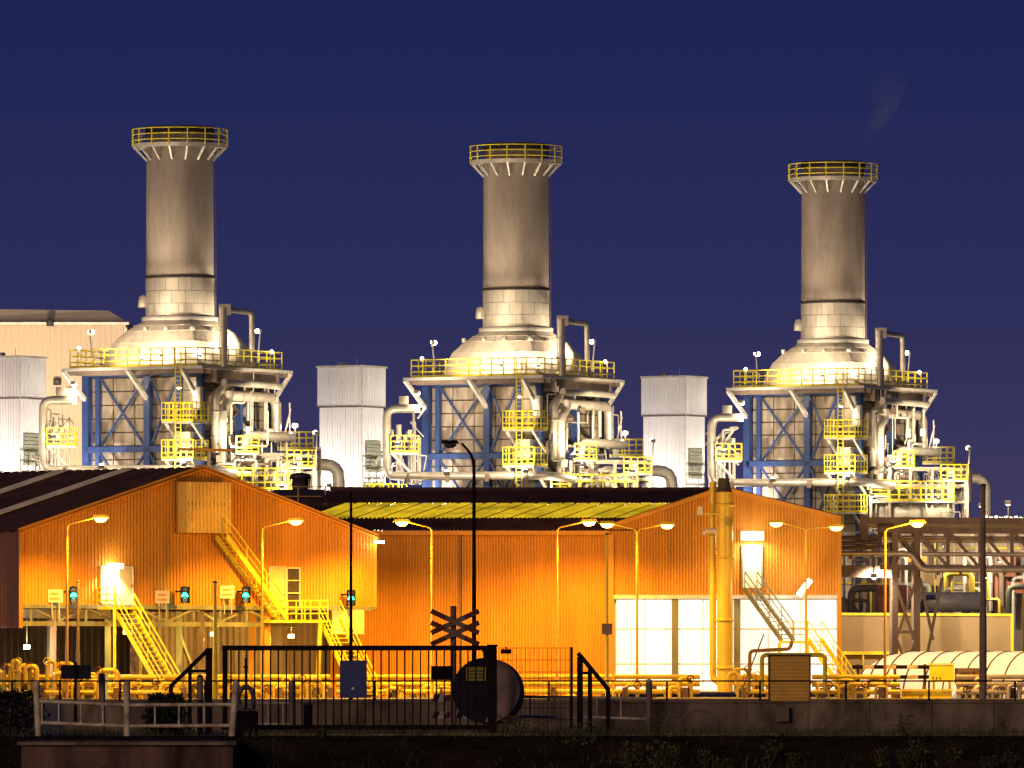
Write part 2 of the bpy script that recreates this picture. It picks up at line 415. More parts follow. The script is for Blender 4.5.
    for y in (330, 350, 372, 415, 440): 
        s = 5.7; MB().lathe([(.36,-.05),(.4,-.05),(.4,.05),(.36,.05)], R(226 if y < 390 else 219, y), 12).build('flange', 'pale', r)
    # small platforms left and right
    z = EYE + (HY-448)/14
    for x0, x1, d in ((276, 312, 3.0), (52, 80, -6.5)):
        q = [U(x0,448,d), U(x1,448,d), U(x1,448,d+2.2), U(x0,448,d+2.2)]
        dd = MB().prism([a - Vector((0,0,.12)) for a in q], (0,0,.12)).build('landing', 'pale', r)
        railing(q, dd, h=1.25, step=.5, w=.055, closed=True)
        bar('bracket', q[0], q[0] + Vector((1.6 if x0 < 100 else -1.2, .5, -1.6)), .16, 'pale', dd)
    for k in range(6):
        x = 53 + k*4.6; rbox('valve_box', U(x, 428 + 5*((k*7) % 4), -5.2), (.28,.4,.5), 'whitepipe', r)
    rbox('vent_box', U(65,395,-5), (.7,.6,.75), 'whitepipe', r); bar('vent_leg', U(65,398,-5), U(65,404,-5), .2, 'whitepipe', r)
    bar('access_ladder', U(283,437,2), U(290,408,2), .1, 'pale', r); bar('access_ladder', U(289,437,2), U(289,402,2), .1, 'pale', r)
    # floodlights of this unit
    zc = Vector((CX, UD, 27))
    fl = lambda *a, **k: floodlight(*a, r, **k)
    fl(U(97,336,-6.5), U(165,342,-3), 1900, pole=U(97,362,-6.5), cone=110)
    fl(U(258,332,-1.5), U(215,335,-1), 1400, pole=U(258,364,-1.5), cone=110)
    fl(U(80,388,-7.5), U(120,420,-3), 800, cone=140)
    fl(U(184,391,-8.2), U(185,425,-4), 500, cone=140)
    fl(U(189,467,-10.5), U(150,405,-4), 1300, cone=130)
    fl(U(293,424,4), U(262,440,-3), 800, pole=U(293,448,4), cone=140)
    fl(U(238,452,-9.5), U(246,395,-1), 2400, cone=75)
    fl(U(318,436,-8), U(246,408,-1), 5200, cone=75, pole=U(318,470,-7))  # extra flood added to brighten the ducts on the right side
    fl(U(110,470,-12), U(125,410,-4), 1100, cone=130)
    fl(U(60,440,-9), U(55,430,-4), 450, cone=150)
    fl(U(165,358,-6.4), U(160,325,-2), 1100, size=.35, cone=120)
    fl(U(203,358,-6.0), U(205,325,-2), 900, size=.35, cone=120)
    fl(U(84,352,-6.6), U(165,150,-2), 6200, size=.4, cone=50)
    fl(L(1.2,-6.9,ZD+.7), U(180,146,-3), 5200, size=.4, cone=45)  # uplight added so that light reaches the front gallery rails
    fl(U(272,352,-.6), U(200,150,0), 4200, size=.4, cone=50)
    return r
def make_stack():
    r = thing('exhaust_stack', '', 'chimney', (CX, UD, 26.4))
    c = (CX, UD, 0)
    MB().lathe([(2.75,26.42),(2.75,26.72),(2.45,26.72)], c, 40).build('base_flange', 'pale', r)
    sh = MB().lathe([(2.40,26.7),(2.40,29.5),(2.43,29.5)] + [(2.43 - .004*k, 29.5 + k*1.0) for k in range(1,11)] + [(2.39,40.2),(2.2,40.2),(2.2,38.0)], c, 56).build('shaft', 'stack', r)
    for j in range(3):
        for k in range(16):
            a0, a1 = 2*math.pi*(k+.5*(j % 2))/16+.006, 2*math.pi*(k+1+.5*(j % 2))/16-.006
            z0, z1 = 26.75+j*.91, 26.75+(j+1)*.91-.03
            vs = []
            for i in range(5):
                a = a0+(a1-a0)*i/4; vs += [(c[0]+2.46*math.cos(a), c[1]+2.46*math.sin(a), z0), (c[0]+2.46*math.cos(a), c[1]+2.46*math.sin(a), z1)]
            MB().add(vs, [(2*i,2*i+2,2*i+3,2*i+1) for i in range(4)], True).build('shell_plate', 'plate', sh)
    MB().lathe([(2.44,29.46),(2.52,29.46),(2.52,29.6),(2.44,29.6)], c, 40).build('joint_ring', 'dark', r)
    MB().lathe([(2.3,39.9),(2.47,39.9),(2.47,40.3),(2.3,40.3)], c, 40).build('top_rim', 'dark', r)
    zg = 39.0
    gl = MB().lathe([(2.42,zg-.02),(3.3,zg-.02),(3.34,zg+.06),(3.34,zg-.24),(3.26,zg-.24),(3.26,zg-.1),(2.42,zg-.1)], c, 48, False).build('gallery', 'pale', r)
    for k in range(16):
        a = 2*math.pi*(k+.5)/16; e = Vector((math.cos(a), math.sin(a), 0)); cc = Vector(c)
        bar('bracket', cc+e*3.28+Vector((0,0,zg-.2)), cc+e*2.42+Vector((0,0,zg-1.1)), .11, 'pale', gl)
        bar('post', cc+e*3.42+Vector((0,0,zg-.1)), cc+e*3.42+Vector((0,0,zg+1.12)), .085, 'yellow', gl)
    b = MB()
    for h in (.3, .7, 1.1):
        b.tube([(c[0]+3.42*math.cos(2*math.pi*k/36), c[1]+3.42*math.sin(2*math.pi*k/36), zg+h) for k in range(37)], .04, 6, False)
    b.build('gallery_rail', 'yellow', r)
    ld = MB(); ax = CX+2.56
    ld.bar((ax,UD-.2,26.6), (ax,UD-.2,39), .05); ld.bar((ax,UD+.2,26.6), (ax,UD+.2,39), .05)
    for k in range(40): ld.bar((ax,UD-.2,26.8+k*.3), (ax,UD+.2,26.8+k*.3), .03)
    ld.build('ladder', 'brownsteel', r)
    MB().lathe([(0,.0),(.34,.0),(.38,.25),(.3,.8),(0,.95)], (CX-2.62,UD-.3,27.4), 12).build('inspection_cap', 'plate', r)
    return r
def make_tower():
    r = thing('vent_tower', '', 'tower', (CX-11.4, UD-2.0, 0))
    cx, cy = CX-11.36, UD-2.0          # nearest vertical edge
    def T(s, t, z): return Vector((cx + s*ca + t*sa, cy - s*sa + t*ca, z))
    def clad(z0, z1, e, mt):
        b = MB(); a, bb, c2, d = T(-3.58-e,-e,0), T(e,-e,0), T(e,3.1+e,0), T(-3.58-e,3.1+e,0)
        for p, q, o, n in ((a,bb,Vector((-sa,-ca,0)),16), (bb,c2,Vector((ca,-sa,0)),14), (c2,d,Vector((sa,ca,0)),16), (d,a,Vector((-ca,sa,0)),14)):
            w = corr(p, q, lambda t: z0, lambda t: z1, n, .05, o); b.add(w.v, w.f)
        b.prism([T(-3.58-e,-e,z1-.01), T(e,-e,z1-.01), T(e,3.1+e,z1-.01), T(-3.58-e,3.1+e,z1-.01)], (0,0,.06))
        return b
    clad(0, 20.95, 0, 0).build('lower_cladding', 'whiteclad', r)
    clad(20.9, 23.85, .12, 0).build('upper_cladding', 'whiteclad', r)
    for z0, z1, e in ((0,20.9,.06), (20.9,23.9,.18)): bar('corner_trim', T(e,-e,z0), T(e,-e,z1), .1, 'pale', r)
    bar('roof_flashing', T(-3.75,-.2,23.86), T(.2,-.2,23.86), .1, 'pale', r, .16); bar('roof_flashing', T(.2,-.2,23.86), T(.2,3.3,23.86), .1, 'pale', r, .16)
    bar('drip_flashing', T(-3.72,-.16,20.9), T(.16,-.16,20.9), .06, 'signgrey', r, .1); bar('drip_flashing', T(.16,-.16,20.9), T(.16,3.2,20.9), .06, 'signgrey', r, .1)
    rbox('roof_vent', T(-2.4,1.2,24.05), (.5,.5,.35), 'pale', r, RZ); bar('lightning_rod', T(-1.0,1.0,23.9), T(-1.0,1.0,24.5), .04, 'pale', r)
    lv = MB()
    for k in range(9): lv.bar(T(.08,.5,16.2+k*.26), T(.08,2.6,16.2+k*.26), .06, .2)
    lv.build('louvre', 'steelgrey', r)
    q = [T(.2,.2,13.6), T(2.2,.2,13.6), T(2.2,2.8,13.6), T(.2,2.8,13.6)]
    d = MB().prism(q, (0,0,.12)).build('landing', 'pale', r)
    railing([a+Vector((0,0,.1)) for a in q], d, h=1.5, step=.6, w=.07, closed=True)
    floodlight(T(1.6,-1.0,12.2), T(.3,1.5,16), 700, r, cone=150)
    floodlight(T(-3.5,-5.5,12.2), T(-1.8,0,19.5), 6200, r, cone=120, col=(1,.88,.74), pole=T(-3.5,-5.5,0))  # added flood, out of sight, to brighten the left face
    floodlight(T(6,.5,11.5), T(0,1.5,19.5), 8000, r, cone=120, col=(1,.88,.74), pole=T(6,.5,0))  # another added unseen flood, for the right face
    return r
def make_skid(seed=11):
    """low pipework with valves, vessels and a railed gangway beside the unit"""
    r = thing('pipework_skid', '', 'pipework', (CX+5.5, UD-6, 0))
    rnd = random.Random(seed)
    d0 = -7.0
    for x in (216, 236, 258, 281, 303, 318):
        for d in (d0, d0+4): bar('frame_column', U(x,700,d), U(x,456 if x > 230 else 470,d), .2, 'pipe', r)
    for y in (457, 475, 492, 520, 560):
        for d in (d0, d0+4): bar('frame_beam', U(216 if y > 460 else 262,y,d), U(318,y+.5,d), .16, 'pipe', r, .22)
    q = [U(234,492,d0-1.2), U(303,492,d0-1.2), U(303,492,d0), U(234,492,d0)]
    dk = MB().prism([a - Vector((0,0,.1)) for a in q], (0,0,.1)).build('gangway', 'pale', r)
    railing(q, dk, h=1.5, step=.8, w=.08, closed=True)
    for k in range(52):
        x = rnd.uniform(212, 318); y = rnd.uniform(448 if k % 4 == 0 else 458, 520); d = d0 + rnd.uniform(-.9, 3.6)
        x2 = x + rnd.choice((-1, 1))*rnd.uniform(8, 28); y2 = y + rnd.uniform(12, 60)
        x2 = min(max(x2, 212), 322)
        pipe('process_pipe', [U(x,y2+30,d), U(x,y,d), U(x2,y,d), U(x2,y2,d)], rnd.choice((.05,.07,.1,.14,.2)), ('whitepipe','pipe','pipe','brownsteel','pale')[k % 5], r, 8)
    for k in range(22):
        rbox('instrument_box', U(rnd.uniform(216,314), rnd.uniform(456,508), d0-.3+rnd.uniform(0,2.5)), (rnd.uniform(.2,.6), .3, rnd.uniform(.25,.7)), ('pale','steelgrey','whitepipe','signgrey')[k % 4], r)
    for x0, x1, y in ((216,234,486), (290,318,470), (240,262,456)):
        qq = [U(x0,y,d0-.6), U(x1,y,d0-.6), U(x1,y,d0+1), U(x0,y,d0+1)]
        ld = MB().prism([a - Vector((0,0,.1)) for a in qq], (0,0,.1)).build('gangway', 'pale', r)
        railing(qq, ld, h=1.2, step=.55, w=.06, closed=True)
    for k in range(14):
        c = U(rnd.uniform(218,312), rnd.uniform(452,500), d0 - .4 + rnd.uniform(0,2))
        h = MB().tube([c + Vector((.22*math.cos(a), 0, .22*math.sin(a))) for a in [2*math.pi*i/10 for i in range(11)]], .035, 5, False)
        h.bar(c, c+Vector((0,.5,0)), .08); h.bar(c-Vector((.2,0,0)), c+Vector((.2,0,0)), .04)
        h.build('valve_wheel', 'brownsteel' if k % 2 else 'pale', r)
    for x, y, rr in ((228,470,.55), (262,466,.5), (292,472,.45)):
        c = U(x, y, d0+1.6)
        MB().lathe([(0,rr*.9),(rr*.5,rr*.8),(rr*.85,rr*.4),(rr,0),(rr,-3.6),(rr*.8,-4),(0,-4.1)], c, 16).build('vessel', 'whitepipe', r)
    c = U(272, 505, d0+.6)
    MB().tube([c-Vector((2.3,0,0)), c-Vector((2.1,0,0)), c+Vector((2.1,0,0)), c+Vector((2.3,0,0))], [.3,.75,.75,.3], 16).build('horizontal_vessel', 'whitepipe', r)
    pipe('vent_pipe', [U(300,490,d0), U(300,458,d0), U(317,458,d0), U(317,500,d0)], .16, 'whitepipe', r)
    pipe('large_elbow_pipe', [U(305,466,d0+3), U(340,466,d0+3), U(340,520,d0+3)], .42, 'whitepipe', r, 16, 1.0)
    for x, y, w in ((247,462,420), (298,468,420), (286,490,340), (216,486,380), (332,488,420)):
        floodlight(U(x,y,d0-2.2), U(x+rnd.uniform(-12,12), y+4, d0+3), w, r, size=.45, cone=165)
    return r
place = [(180, 571.43, 'leftmost'), (516, 571.43/.9686, 'middle'), (833, 571.43/.9353, 'rightmost')]
LB = ['blue framed boiler casing with yellow railed deck nearest the big beige hall',
      'blue framed boiler casing between the two corrugated vent towers in the middle',
      'blue framed boiler casing at the right behind the pipe bridge']
LS = ['tallest looking round brown steel chimney with ringed gallery at the left', 'round brown steel chimney with ringed gallery in the middle of the three', 'round brown steel chimney with ringed gallery furthest right']
LT = ['white corrugated vent tower cut by the left picture edge', 'white corrugated vent tower standing left of the middle boiler', 'white corrugated vent tower standing left of the rightmost boiler']
LK = ['floodlit white pipework and valves right of the leftmost boiler', 'floodlit white pipework and valves right of the middle boiler', 'floodlit white pipework and valves right of the rightmost boiler, above pipe bridge']
kinds = [(make_boiler(), LB, 'boilers in a row'), (make_stack(), LS, 'chimneys in a row'), (make_tower(), LT, 'white vent towers'), (make_skid(), LK, 'pipework beside the boilers')]
late = []
for proto, labs, grp in kinds:
    base = proto.location.copy()
    for i, (x, D, nm) in enumerate(place):
        o = proto if i == 0 else (make_skid(11+7*i) if labs is LK else copy_tree(proto))
        o.location = base + (W(x, HY, D) - W(180, HY, UD))
        o.location.z = base.z
        if labs is LB: late.append((o, i))
        tag(o, labs[i], None, grp)

for o, i in late:                       # fittings that differ from unit to unit
    before = set(bpy.data.objects); keep = o.location.copy()
    o.location = (CX, UD, 0); thin_pipes(o, 40+i); o.location = keep
# ---------------------------------------------------------------- big beige hall behind on the left
D = 640
h = thing('beige_hall', 'huge pale beige windowless hall behind the leftmost boiler', 'building', W(20, 667, D))
h.location.z = 0
zt, zr = W(0,323,D).z, W(0,310,D).z
xr = W(126,0,D).x; xr2 = W(108,0,D).x; xl = W(-160,0,D).x
b = corr((xl,D,0), (xr,D,0), lambda t: 0, lambda t: zt, 120, .06, (0,-1,0)); b.build('wall', 'hallclad', h)
b = corr((xr,D,0), (xr,D+40,0), lambda t: 0, lambda t: zt, 60, .06, (1,0,0)); b.build('wall', 'hallclad', h)
MB().add([(xl,D-.3,zt),(xr+.2,D-.3,zt),(xr2,D+1.2,zr),(xl,D+1.2,zr+.3),(xr+.2,D+40,zt),(xr2,D+38,zr),(xl,D+38,zr+.3),(xl,D+40,zt)], [(0,1,2,3),(1,4,5,2),(3,2,5,6),(5,4,7,6)]).build('roof', 'hallroof', h)
bar('eaves_trim', (xl,D-.35,zt-.05), (xr+.25,D-.35,zt-.05), .12, 'pale', h, .2)
for x, y in ((50,326), (57,385)): MB().lathe([(0,0),(.3,0),(.3,.5),(0,.6)], W(x,y,D-.4), 10).build('vent_cowl', 'dark', h)
rbox('wall_box', W(71,395,D-.3), (1.0,.5,1.1), 'pale', h)
floodlight(W(30,470,D-24), W(60,360,D), 30000, h, cone=140)  # this flood and the next are added to brighten the hall front
floodlight(W(10,420,D-20), W(10,340,D), 13000, h, cone=140)

# ---------------------------------------------------------------- dark domed tank behind the loading hall
D = 500
t = thing('domed_tank', 'dark domed tank roof with thin railing behind the orange gable', 'tank', W(300, 667, D)); t.location.z = 0
c = W(300, 510, D); R0 = m(72, D); c.z = 0; zt = W(0,509,D).z
MB().lathe([(R0,0),(R0,zt)], c, 40).build('shell', 'bund', t)
MB().lathe([(R0+.1,zt-.2)] + [(R0*math.cos(a), zt + m(20,D)*math.sin(a)) for a in [i*math.pi/2/8 for i in range(9)]], c, 40).build('dome_roof', 'domeroof', t)
MB().lathe([(.5,0),(.5,.7),(.7,.7),(.6,1.0),(0,1.1)], c+Vector((0,0,zt+m(19,D))), 10).build('vent_cowl', 'dark', t)
railing([c + Vector((R0*.98*math.cos(a), R0*.98*math.sin(a), zt+.1)) for a in [2*math.pi*i/16 for i in range(16)]], t, 'kiosk', 1.2, 4, 2, .05, closed=True, toe=False)

# ================================================================ loading hall (orange gable, left)
A = W(20, 667, 440); B = W(374, 667, 460); A.z = B.z = 0
gd = (B - A); GL = gd.length; gd.normalize(); gn = Vector((gd.y, -gd.x, 0))   # outward = towards camera and right
bk = -gn
Z0, ZE, ZR = 5.2, 9.25, 12.94
def gD(x):
    k = (x-512)/F; s = gd.x/gd.y
    return (A.x - s*A.y) / (k - s)
def G(x, y, off=0.0): return W(x, y, gD(x)) + gn*off
lh = thing('loading_hall', 'orange corrugated gabled loading hall raised on steel legs at the left', 'building', ((A+B)/2))
roofz = lambda t: ZE + (ZR-ZE)*(1-abs(2*t-1))
corr(A, B, lambda t: Z0, roofz, 110, .06, gn).build('gable_wall', 'orange', lh)
E = A + bk*45
corr(E, A, lambda t: 3.9, lambda t: ZE, 170, .06, -gd).build('side_wall', 'maroon', lh)
Mid = (A+B)/2
def roof_sheet(p0, p1, z0, z1, n, name, mt, thick=.06):
    """corrugated roof slope between eave point p0 and ridge point p1, running back along bk"""
    b = MB(); vs = []; Ls = []
    for i in range(n):
        for tt, o in ((0,0),(.35,0),(.45,1),(.9,1)): Ls.append(((i+tt)/n, o))
    Ls.append((1.0,0))
    for tt, o in Ls:
        e = bk*(45.3*tt - .3); vs += [p0 + e + Vector((0,0,z0+thick*o)), p1 + e + Vector((0,0,z1+thick*o))]
    b.add(vs, [(2*i,2*i+2,2*i+3,2*i+1) for i in range(len(Ls)-1)])
    return b.build(name, mt, lh)
rs = roof_sheet(A - gd*.25, Mid, ZE-.05, ZR+.02, 60, 'roof_slope', 'roof')
roof_sheet(B + gd*.25, Mid, ZE-.05, ZR+.02, 60, 'roof_slope', 'roof')
for k in (5.2, 10.6, 16.2, 22):
    p0, p1 = A - gd*.2 + bk*k, Mid - gd*.2 + bk*k
    MB().prism([p0+Vector((0,0,ZE+.06)), p0+bk*1.0+Vector((0,0,ZE+.06)), p1+bk*1.0+Vector((0,0,ZR+.06)), p1+Vector((0,0,ZR+.06))], (0,0,.05)).build('rooflight', 'rooflight', lh)
for p, q in ((A-gd*.2, Mid), (B+gd*.2, Mid)):
    bar('barge_board', p+gn*.12+Vector((0,0,ZE-.02)), q+gn*.12+Vector((0,0,ZR+.02)), .12, 'orange', lh, .3)
bar('corner_trim', A+gn*.08+Vector((0,0,3.9)), A+gn*.08+Vector((0,0,ZE)), .2, 'orange', lh)
bar('corner_trim', B+gn*.08+Vector((0,0,Z0)), B+gn*.08+Vector((0,0,ZE)), .2, 'orange', lh)
# floor truss below the cladding, legs, recessed back wall
bar('edge_beam', A+gn*.05+Vector((0,0,Z0-.1)), B+gn*.05+Vector((0,0,Z0-.1)), .2, 'steelgrey', lh, .22)
bar('edge_beam', A+Vector((0,0,4.15)), A.lerp(B,.78)+Vector((0,0,4.15)), .26, 'steelgrey', lh, .26)
nb = 10
for k in range(nb):
    p, q = A.lerp(B, .03+.075*k), A.lerp(B, .03+.075*(k+1))
    bar('truss_post', p+Vector((0,0,4.2)), p+Vector((0,0,5.1)), .14, 'steelgrey', lh)
    a, b2 = (p, q) if k % 2 else (q, p)
    bar('truss_diagonal', a+Vector((0,0,4.3)), b2+Vector((0,0,5.0)), .11, 'steelgrey', lh)
for k, tt in enumerate((.02,.09,.2,.31,.36,.5,.56,.69,.77)):
    p = A.lerp(B, tt) + bk*(0 if k % 2 else 3.5)
    bar('leg', p, p+Vector((0,0,4.9)), .34, ('steelgrey','brownsteel')[k % 2] if tt < .6 else 'orange', lh)
    if k % 3 == 0: bar('knee_brace', p+gd*1.8+Vector((0,0,.3)), p+Vector((0,0,3.6)), .16, 'steelgrey', lh)
bar('service_duct', A+bk*1.2+gd*.5+Vector((0,0,4.7)), A.lerp(B,.28)+bk*1.2+Vector((0,0,4.7)), .5, 'pipe', lh)
MB().prism([A+Vector((0,0,5.0)), B+Vector((0,0,5.0)), B+bk*44+Vector((0,0,5.0)), A+bk*44+Vector((0,0,5.0))], (0,0,.15)).build('floor_slab', 'concrete', lh)
corr(A.lerp(B,.52)+bk*6, B+bk*6+gd*4, lambda t: 0, lambda t: 4.9, 34, .14, gn).build('recessed_wall', 'recess', lh)
corr(A.lerp(B,.1)+bk*16, A.lerp(B,1.25)+bk*16, lambda t: 0, lambda t: 4.9, 60, .08, gn).build('recessed_wall', 'recess', lh)
rbox('wall_box', G(352,622,-.3), (1.4,1.2,1.4), 'cream', lh, math.radians(46))
# upper bay hung on the gable
c0, c1 = G(178, 667, 0), G(221, 667, 0); zb, zt = W(0,533,449).z, W(0,482,449).z
bay = MB()
f0, f1 = c0+gn*.8, c1+gn*.8
w1 = corr(f0, f1, lambda t: zb, lambda t: zt, 12, .06, gn); bay.add(w1.v, w1.f)
w1 = corr(c0, f0, lambda t: zb, lambda t: zt, 6, .06, -gd); bay.add(w1.v, w1.f)
w1 = corr(f1, c1, lambda t: zb, lambda t: zt, 6, .06, gd); bay.add(w1.v, w1.f)
bay = bay.build('projecting_bay', 'bayclad', lh)
MB().prism([v+Vector((0,0,z)) for v, z in ((c0,zt+.02),(f0-gd*.1,zt),(f1+gd*.1,zt),(c1,zt+.02))], (0,0,.14)).build('bay_roof', 'kiosk', bay)
MB().prism([v+Vector((0,0,zb-.2)) for v in (c0,f0,f1,c1)], (0,0,.19)).build('bay_floor', 'steelgrey', bay)
# doors
def door(x0, x1, y0, y1, mt, off=.12, name='door', handle=True):
    p, q = G(x0, y1, off), G(x1, y1, off); z1 = G((x0+x1)/2, y0, off).z; z0 = p.z
    d = MB().prism([Vector((p.x,p.y,z0)), Vector((q.x,q.y,z0)), Vector((q.x,q.y,z1)), Vector((p.x,p.y,z1))], gn*-.12).build(name, mt, lh)
    for a, b2 in (((p.x,p.y,z0),(p.x,p.y,z1)), ((q.x,q.y,z0),(q.x,q.y,z1)), ((p.x,p.y,z1),(q.x,q.y,z1))):
        bar('door_frame', Vector(a)+gn*.03, Vector(b2)+gn*.03, .09, 'pale', d)
    if handle: bar('handle', p.lerp(q,.85)+gn*.1+Vector((0,0,1.0)), p.lerp(q,.85)+gn*.1+Vector((0,0,1.15)), .05, 'dark', d)
    return d
door(99, 115, 567, 604, 'cream'); door(117, 131, 567, 605, 'cream')
door(268, 284, 567, 614, 'cream'); d = door(285, 298, 568, 606, 'doordark', name='window', handle=False)
for k in (.33, .66): bar('glazing_bar', G(285,568+38*k,.2), G(298,568+38*k,.2), .06, 'cream', d)
rbox('door_lamp', G(108,566,.6), (.9,.35,.28), 'whitelens', lh, math.radians(46)); lamp('SPOT', G(108,568,.8), 1500, (1,.9,.68), lh, G(106,600,.25), .2, 120)
rbox('bulkhead_lamp', G(373,542,.5), (.5,.3,.15), 'whitelens', lh, math.radians(46)); lamp('POINT', G(372,544,.9), 60, (1,.8,.5), lh)

for x, y, o in ((33,647,-.5), (145,628,-1.5), (232,634,-1.5), (316,636,-2.0)):
    p = G(x, y, o); p.z = min(p.z, 3.7); bl = rbox('bulkhead_lamp', p, (.34,.3,.2), 'whitelens' if x == 33 else 'sodlens', lh)
    lamp('POINT', p-Vector((0,.3,.25)), 700, WARM if x == 33 else YSOD, lh, size=.15)
    bar('lamp_stem', p, p+Vector((0,0,5.0-p.z)), .05, 'steelgrey', lh)
# staircases on the left hall
wv = (gd*.75 + bk*.6)
st = thing('steel_staircase', 'yellow lit steel staircase leading up to the lamp-lit door, leftmost', 'staircase', G(101,612,.8), 'steel staircases')
ft = G(101, 612, 1.2); fb = ft + Vector((m(51,440), -3.4, 0)); fb.z = .15
stairs(st, ft, fb, Vector((.95,.80,0)), 'yellow', 18)
q = [G(96,607,.1), G(122,607,.1), G(122,607,1.5), G(96,607,1.5)]
lnd = MB().prism([v*1 for v in q], (0,0,-.14)).build('landing', 'yellow', st)
railing([q[3], q[0]], lnd, h=1.05, step=.8, w=.06, toe=False)
for p in (q[2], q[3]): bar('landing_leg', Vector((p.x,p.y,0)), p-Vector((0,0,.1)), .16, 'yellow', st)
st2 = thing('steel_staircase', 'steel staircase descending from the projecting orange bay along the gable', 'staircase', G(240,580,.8), 'steel staircases')
ft, fb = G(212,537,1.2), G(272,619,1.2)
stairs(st2, ft, fb, bk*.85, 'yellow', 20)
st3 = thing('steel_staircase', 'lower yellow steel stair flight ending behind the blue board', 'staircase', G(310,640,.8), 'steel staircases')
q = [G(262,620,.15), G(303,620,.15), G(303,620,2.0), G(262,620,2.0)]
lnd = MB().prism(q, (0,0,-.16)).build('landing', 'yellow', st3)
railing([q[0]+gd*1.2, q[1], ], lnd, h=1.1, step=.6, w=.06, toe=False); railing([q[3]+gd*1.2, q[2]], lnd, h=1.1, step=.6, w=.06, toe=False)
bar('landing_leg', Vector((q[2].x-.6,q[2].y,0)), q[2]-gd*.6-Vector((0,0,.1)), .18, 'yellow', st3)
ft = G(303,619,1.3); fb = ft + Vector((m(38,455), -2.6, 0)); fb.z = .1
stairs(st3, ft, fb, Vector((1.15,.9,0)), 'yellow', 18)

# traffic signals and plates over the loading lanes
for i, (x, y, lab) in enumerate(((64,595,'green traffic signal nearest the maroon side wall'), (175,595,'green traffic signal over the lane right of the lit door'),
        (236,595,'green traffic signal beneath the upper staircase'), (341,598,'green traffic signal nearest the gable right corner'))):
    p = G(x, y, .9); t = thing('traffic_signal', lab, 'traffic light', p, 'lane signals under the gable')
    s = .5
    MB().box(p.x-s*.62, p.x+s*.38, p.y-.1, p.y+.25, p.z-.46, p.z+.46).build('housing', 'black', t)
    for k, dz in enumerate((.28, 0, -.28)):
        c = p + Vector((-.07, -.12, dz - .02))
        ring = [c + Vector(((.16 if k != 1 else .2)*math.cos(a), 0, (.16 if k != 1 else .2)*math.sin(a))) for a in [2*math.pi*i/14 for i in range(14)]]
        MB().add(ring, [tuple(range(14))]).build('lens', 'greenlens' if k == 1 else 'deadlens', t)
        MB().tube([c+Vector((.2*math.cos(a), -.1, .2*math.sin(a))) for a in [math.pi*i/8 for i in range(9)]], .04, 5).build('visor', 'black', t)
    bar('bracket', p+Vector((0,.2,.2)), G(x,y,.02)+Vector((0,0,.2)), .08, 'black', t)
    lamp('POINT', p+Vector((-.07,-.4,0)), 25, (.1,1,.7), t)
for x, y, lab in ((51,596,'cream lane plate left of the leftmost green signal'), (158,597,'cream lane plate between lit door and second signal'), (223,592,'cream lane plate beneath the upper staircase')):
    p = G(x, y, .35); t = thing('lane_plate', lab, 'sign', p, 'lane plates under the gable')
    w, hh = .40, .36
    MB().box(p.x-w, p.x+w, p.y-.03, p.y+.03, p.z-hh, p.z+hh).build('plate', 'signwhite', t)
    for k, (a, b2) in enumerate(((-.25,.2),(-.3,.28))):
        bar('lettering', p+Vector((a,-.05,.12-.26*k)), p+Vector((b2,-.05,.12-.26*k)), .02, 'kiosk', t, .1)
    for dx in (-.2,.2): bar('hanger', p+Vector((dx,0,-hh)), p+Vector((dx+.05,0,-hh-.9)), .05, 'whitepaint', t)

# ================================================================ storage hall (orange, middle and right)
HD = 465.0
sh = thing('storage_hall', 'long orange corrugated storage hall with yellow rooflight band and white lit wall panels', 'building', W(600,667,HD)); sh.location.z = 0
def H(x, y, off=0.0): v = W(x, y, HD); return v + Vector((0,-off,0))
ze = H(0,533).z
corr(H(330,667), H(609,667), lambda t: 0, lambda t: ze, 96, .07, (0,-1,0)).build('wall', 'orange', sh)
bar('gutter', H(330,533,.35), H(609,533,.35), .3, 'orange', sh, .24)
bar('downpipe', H(460,536,.12), H(460,690,.12), .12, 'brownsteel', sh)
# roof slope in three courses
RDp = 12.0; zr = EYE + (HY-491)*(HD+RDp)/F
def RP(xe, t):
    """point on roof: eave at t=0, ridge at t=1; xe in pixels"""
    D_ = HD - .45 + (RDp+.45)*t; return Vector(((xe-512)/F*D_, D_, ze + .12 + (zr-ze-.12)*t))
def roof_band(xl0, xl1, xr0, xr1, t0, t1, n, name, mt, lift=0.0):
    vs = []; Ls = []
    for i in range(n):
        for tt, o in ((0,0),(.35,0),(.5,1),(.85,1)): Ls.append(((i+tt)/n, o))
    Ls.append((1,0))
    for tt, o in Ls:
        a = RP(xl0+(xr0-xl0)*tt, t0); b2 = RP(xl1+(xr1-xl1)*tt, t1); u = Vector((0,-.03,.07*o+lift))
        vs += [a+u, b2+u]
    return MB().add(vs, [(2*i,2*i+2,2*i+3,2*i+1) for i in range(len(Ls)-1)]).build(name, mt, sh)
roof_band(300, 303, 640, 690, 0, .3, 90, 'roof_slope', 'roof')
roof_band(306, 335, 690, 716, .68, 1, 90, 'roof_slope', 'roof')
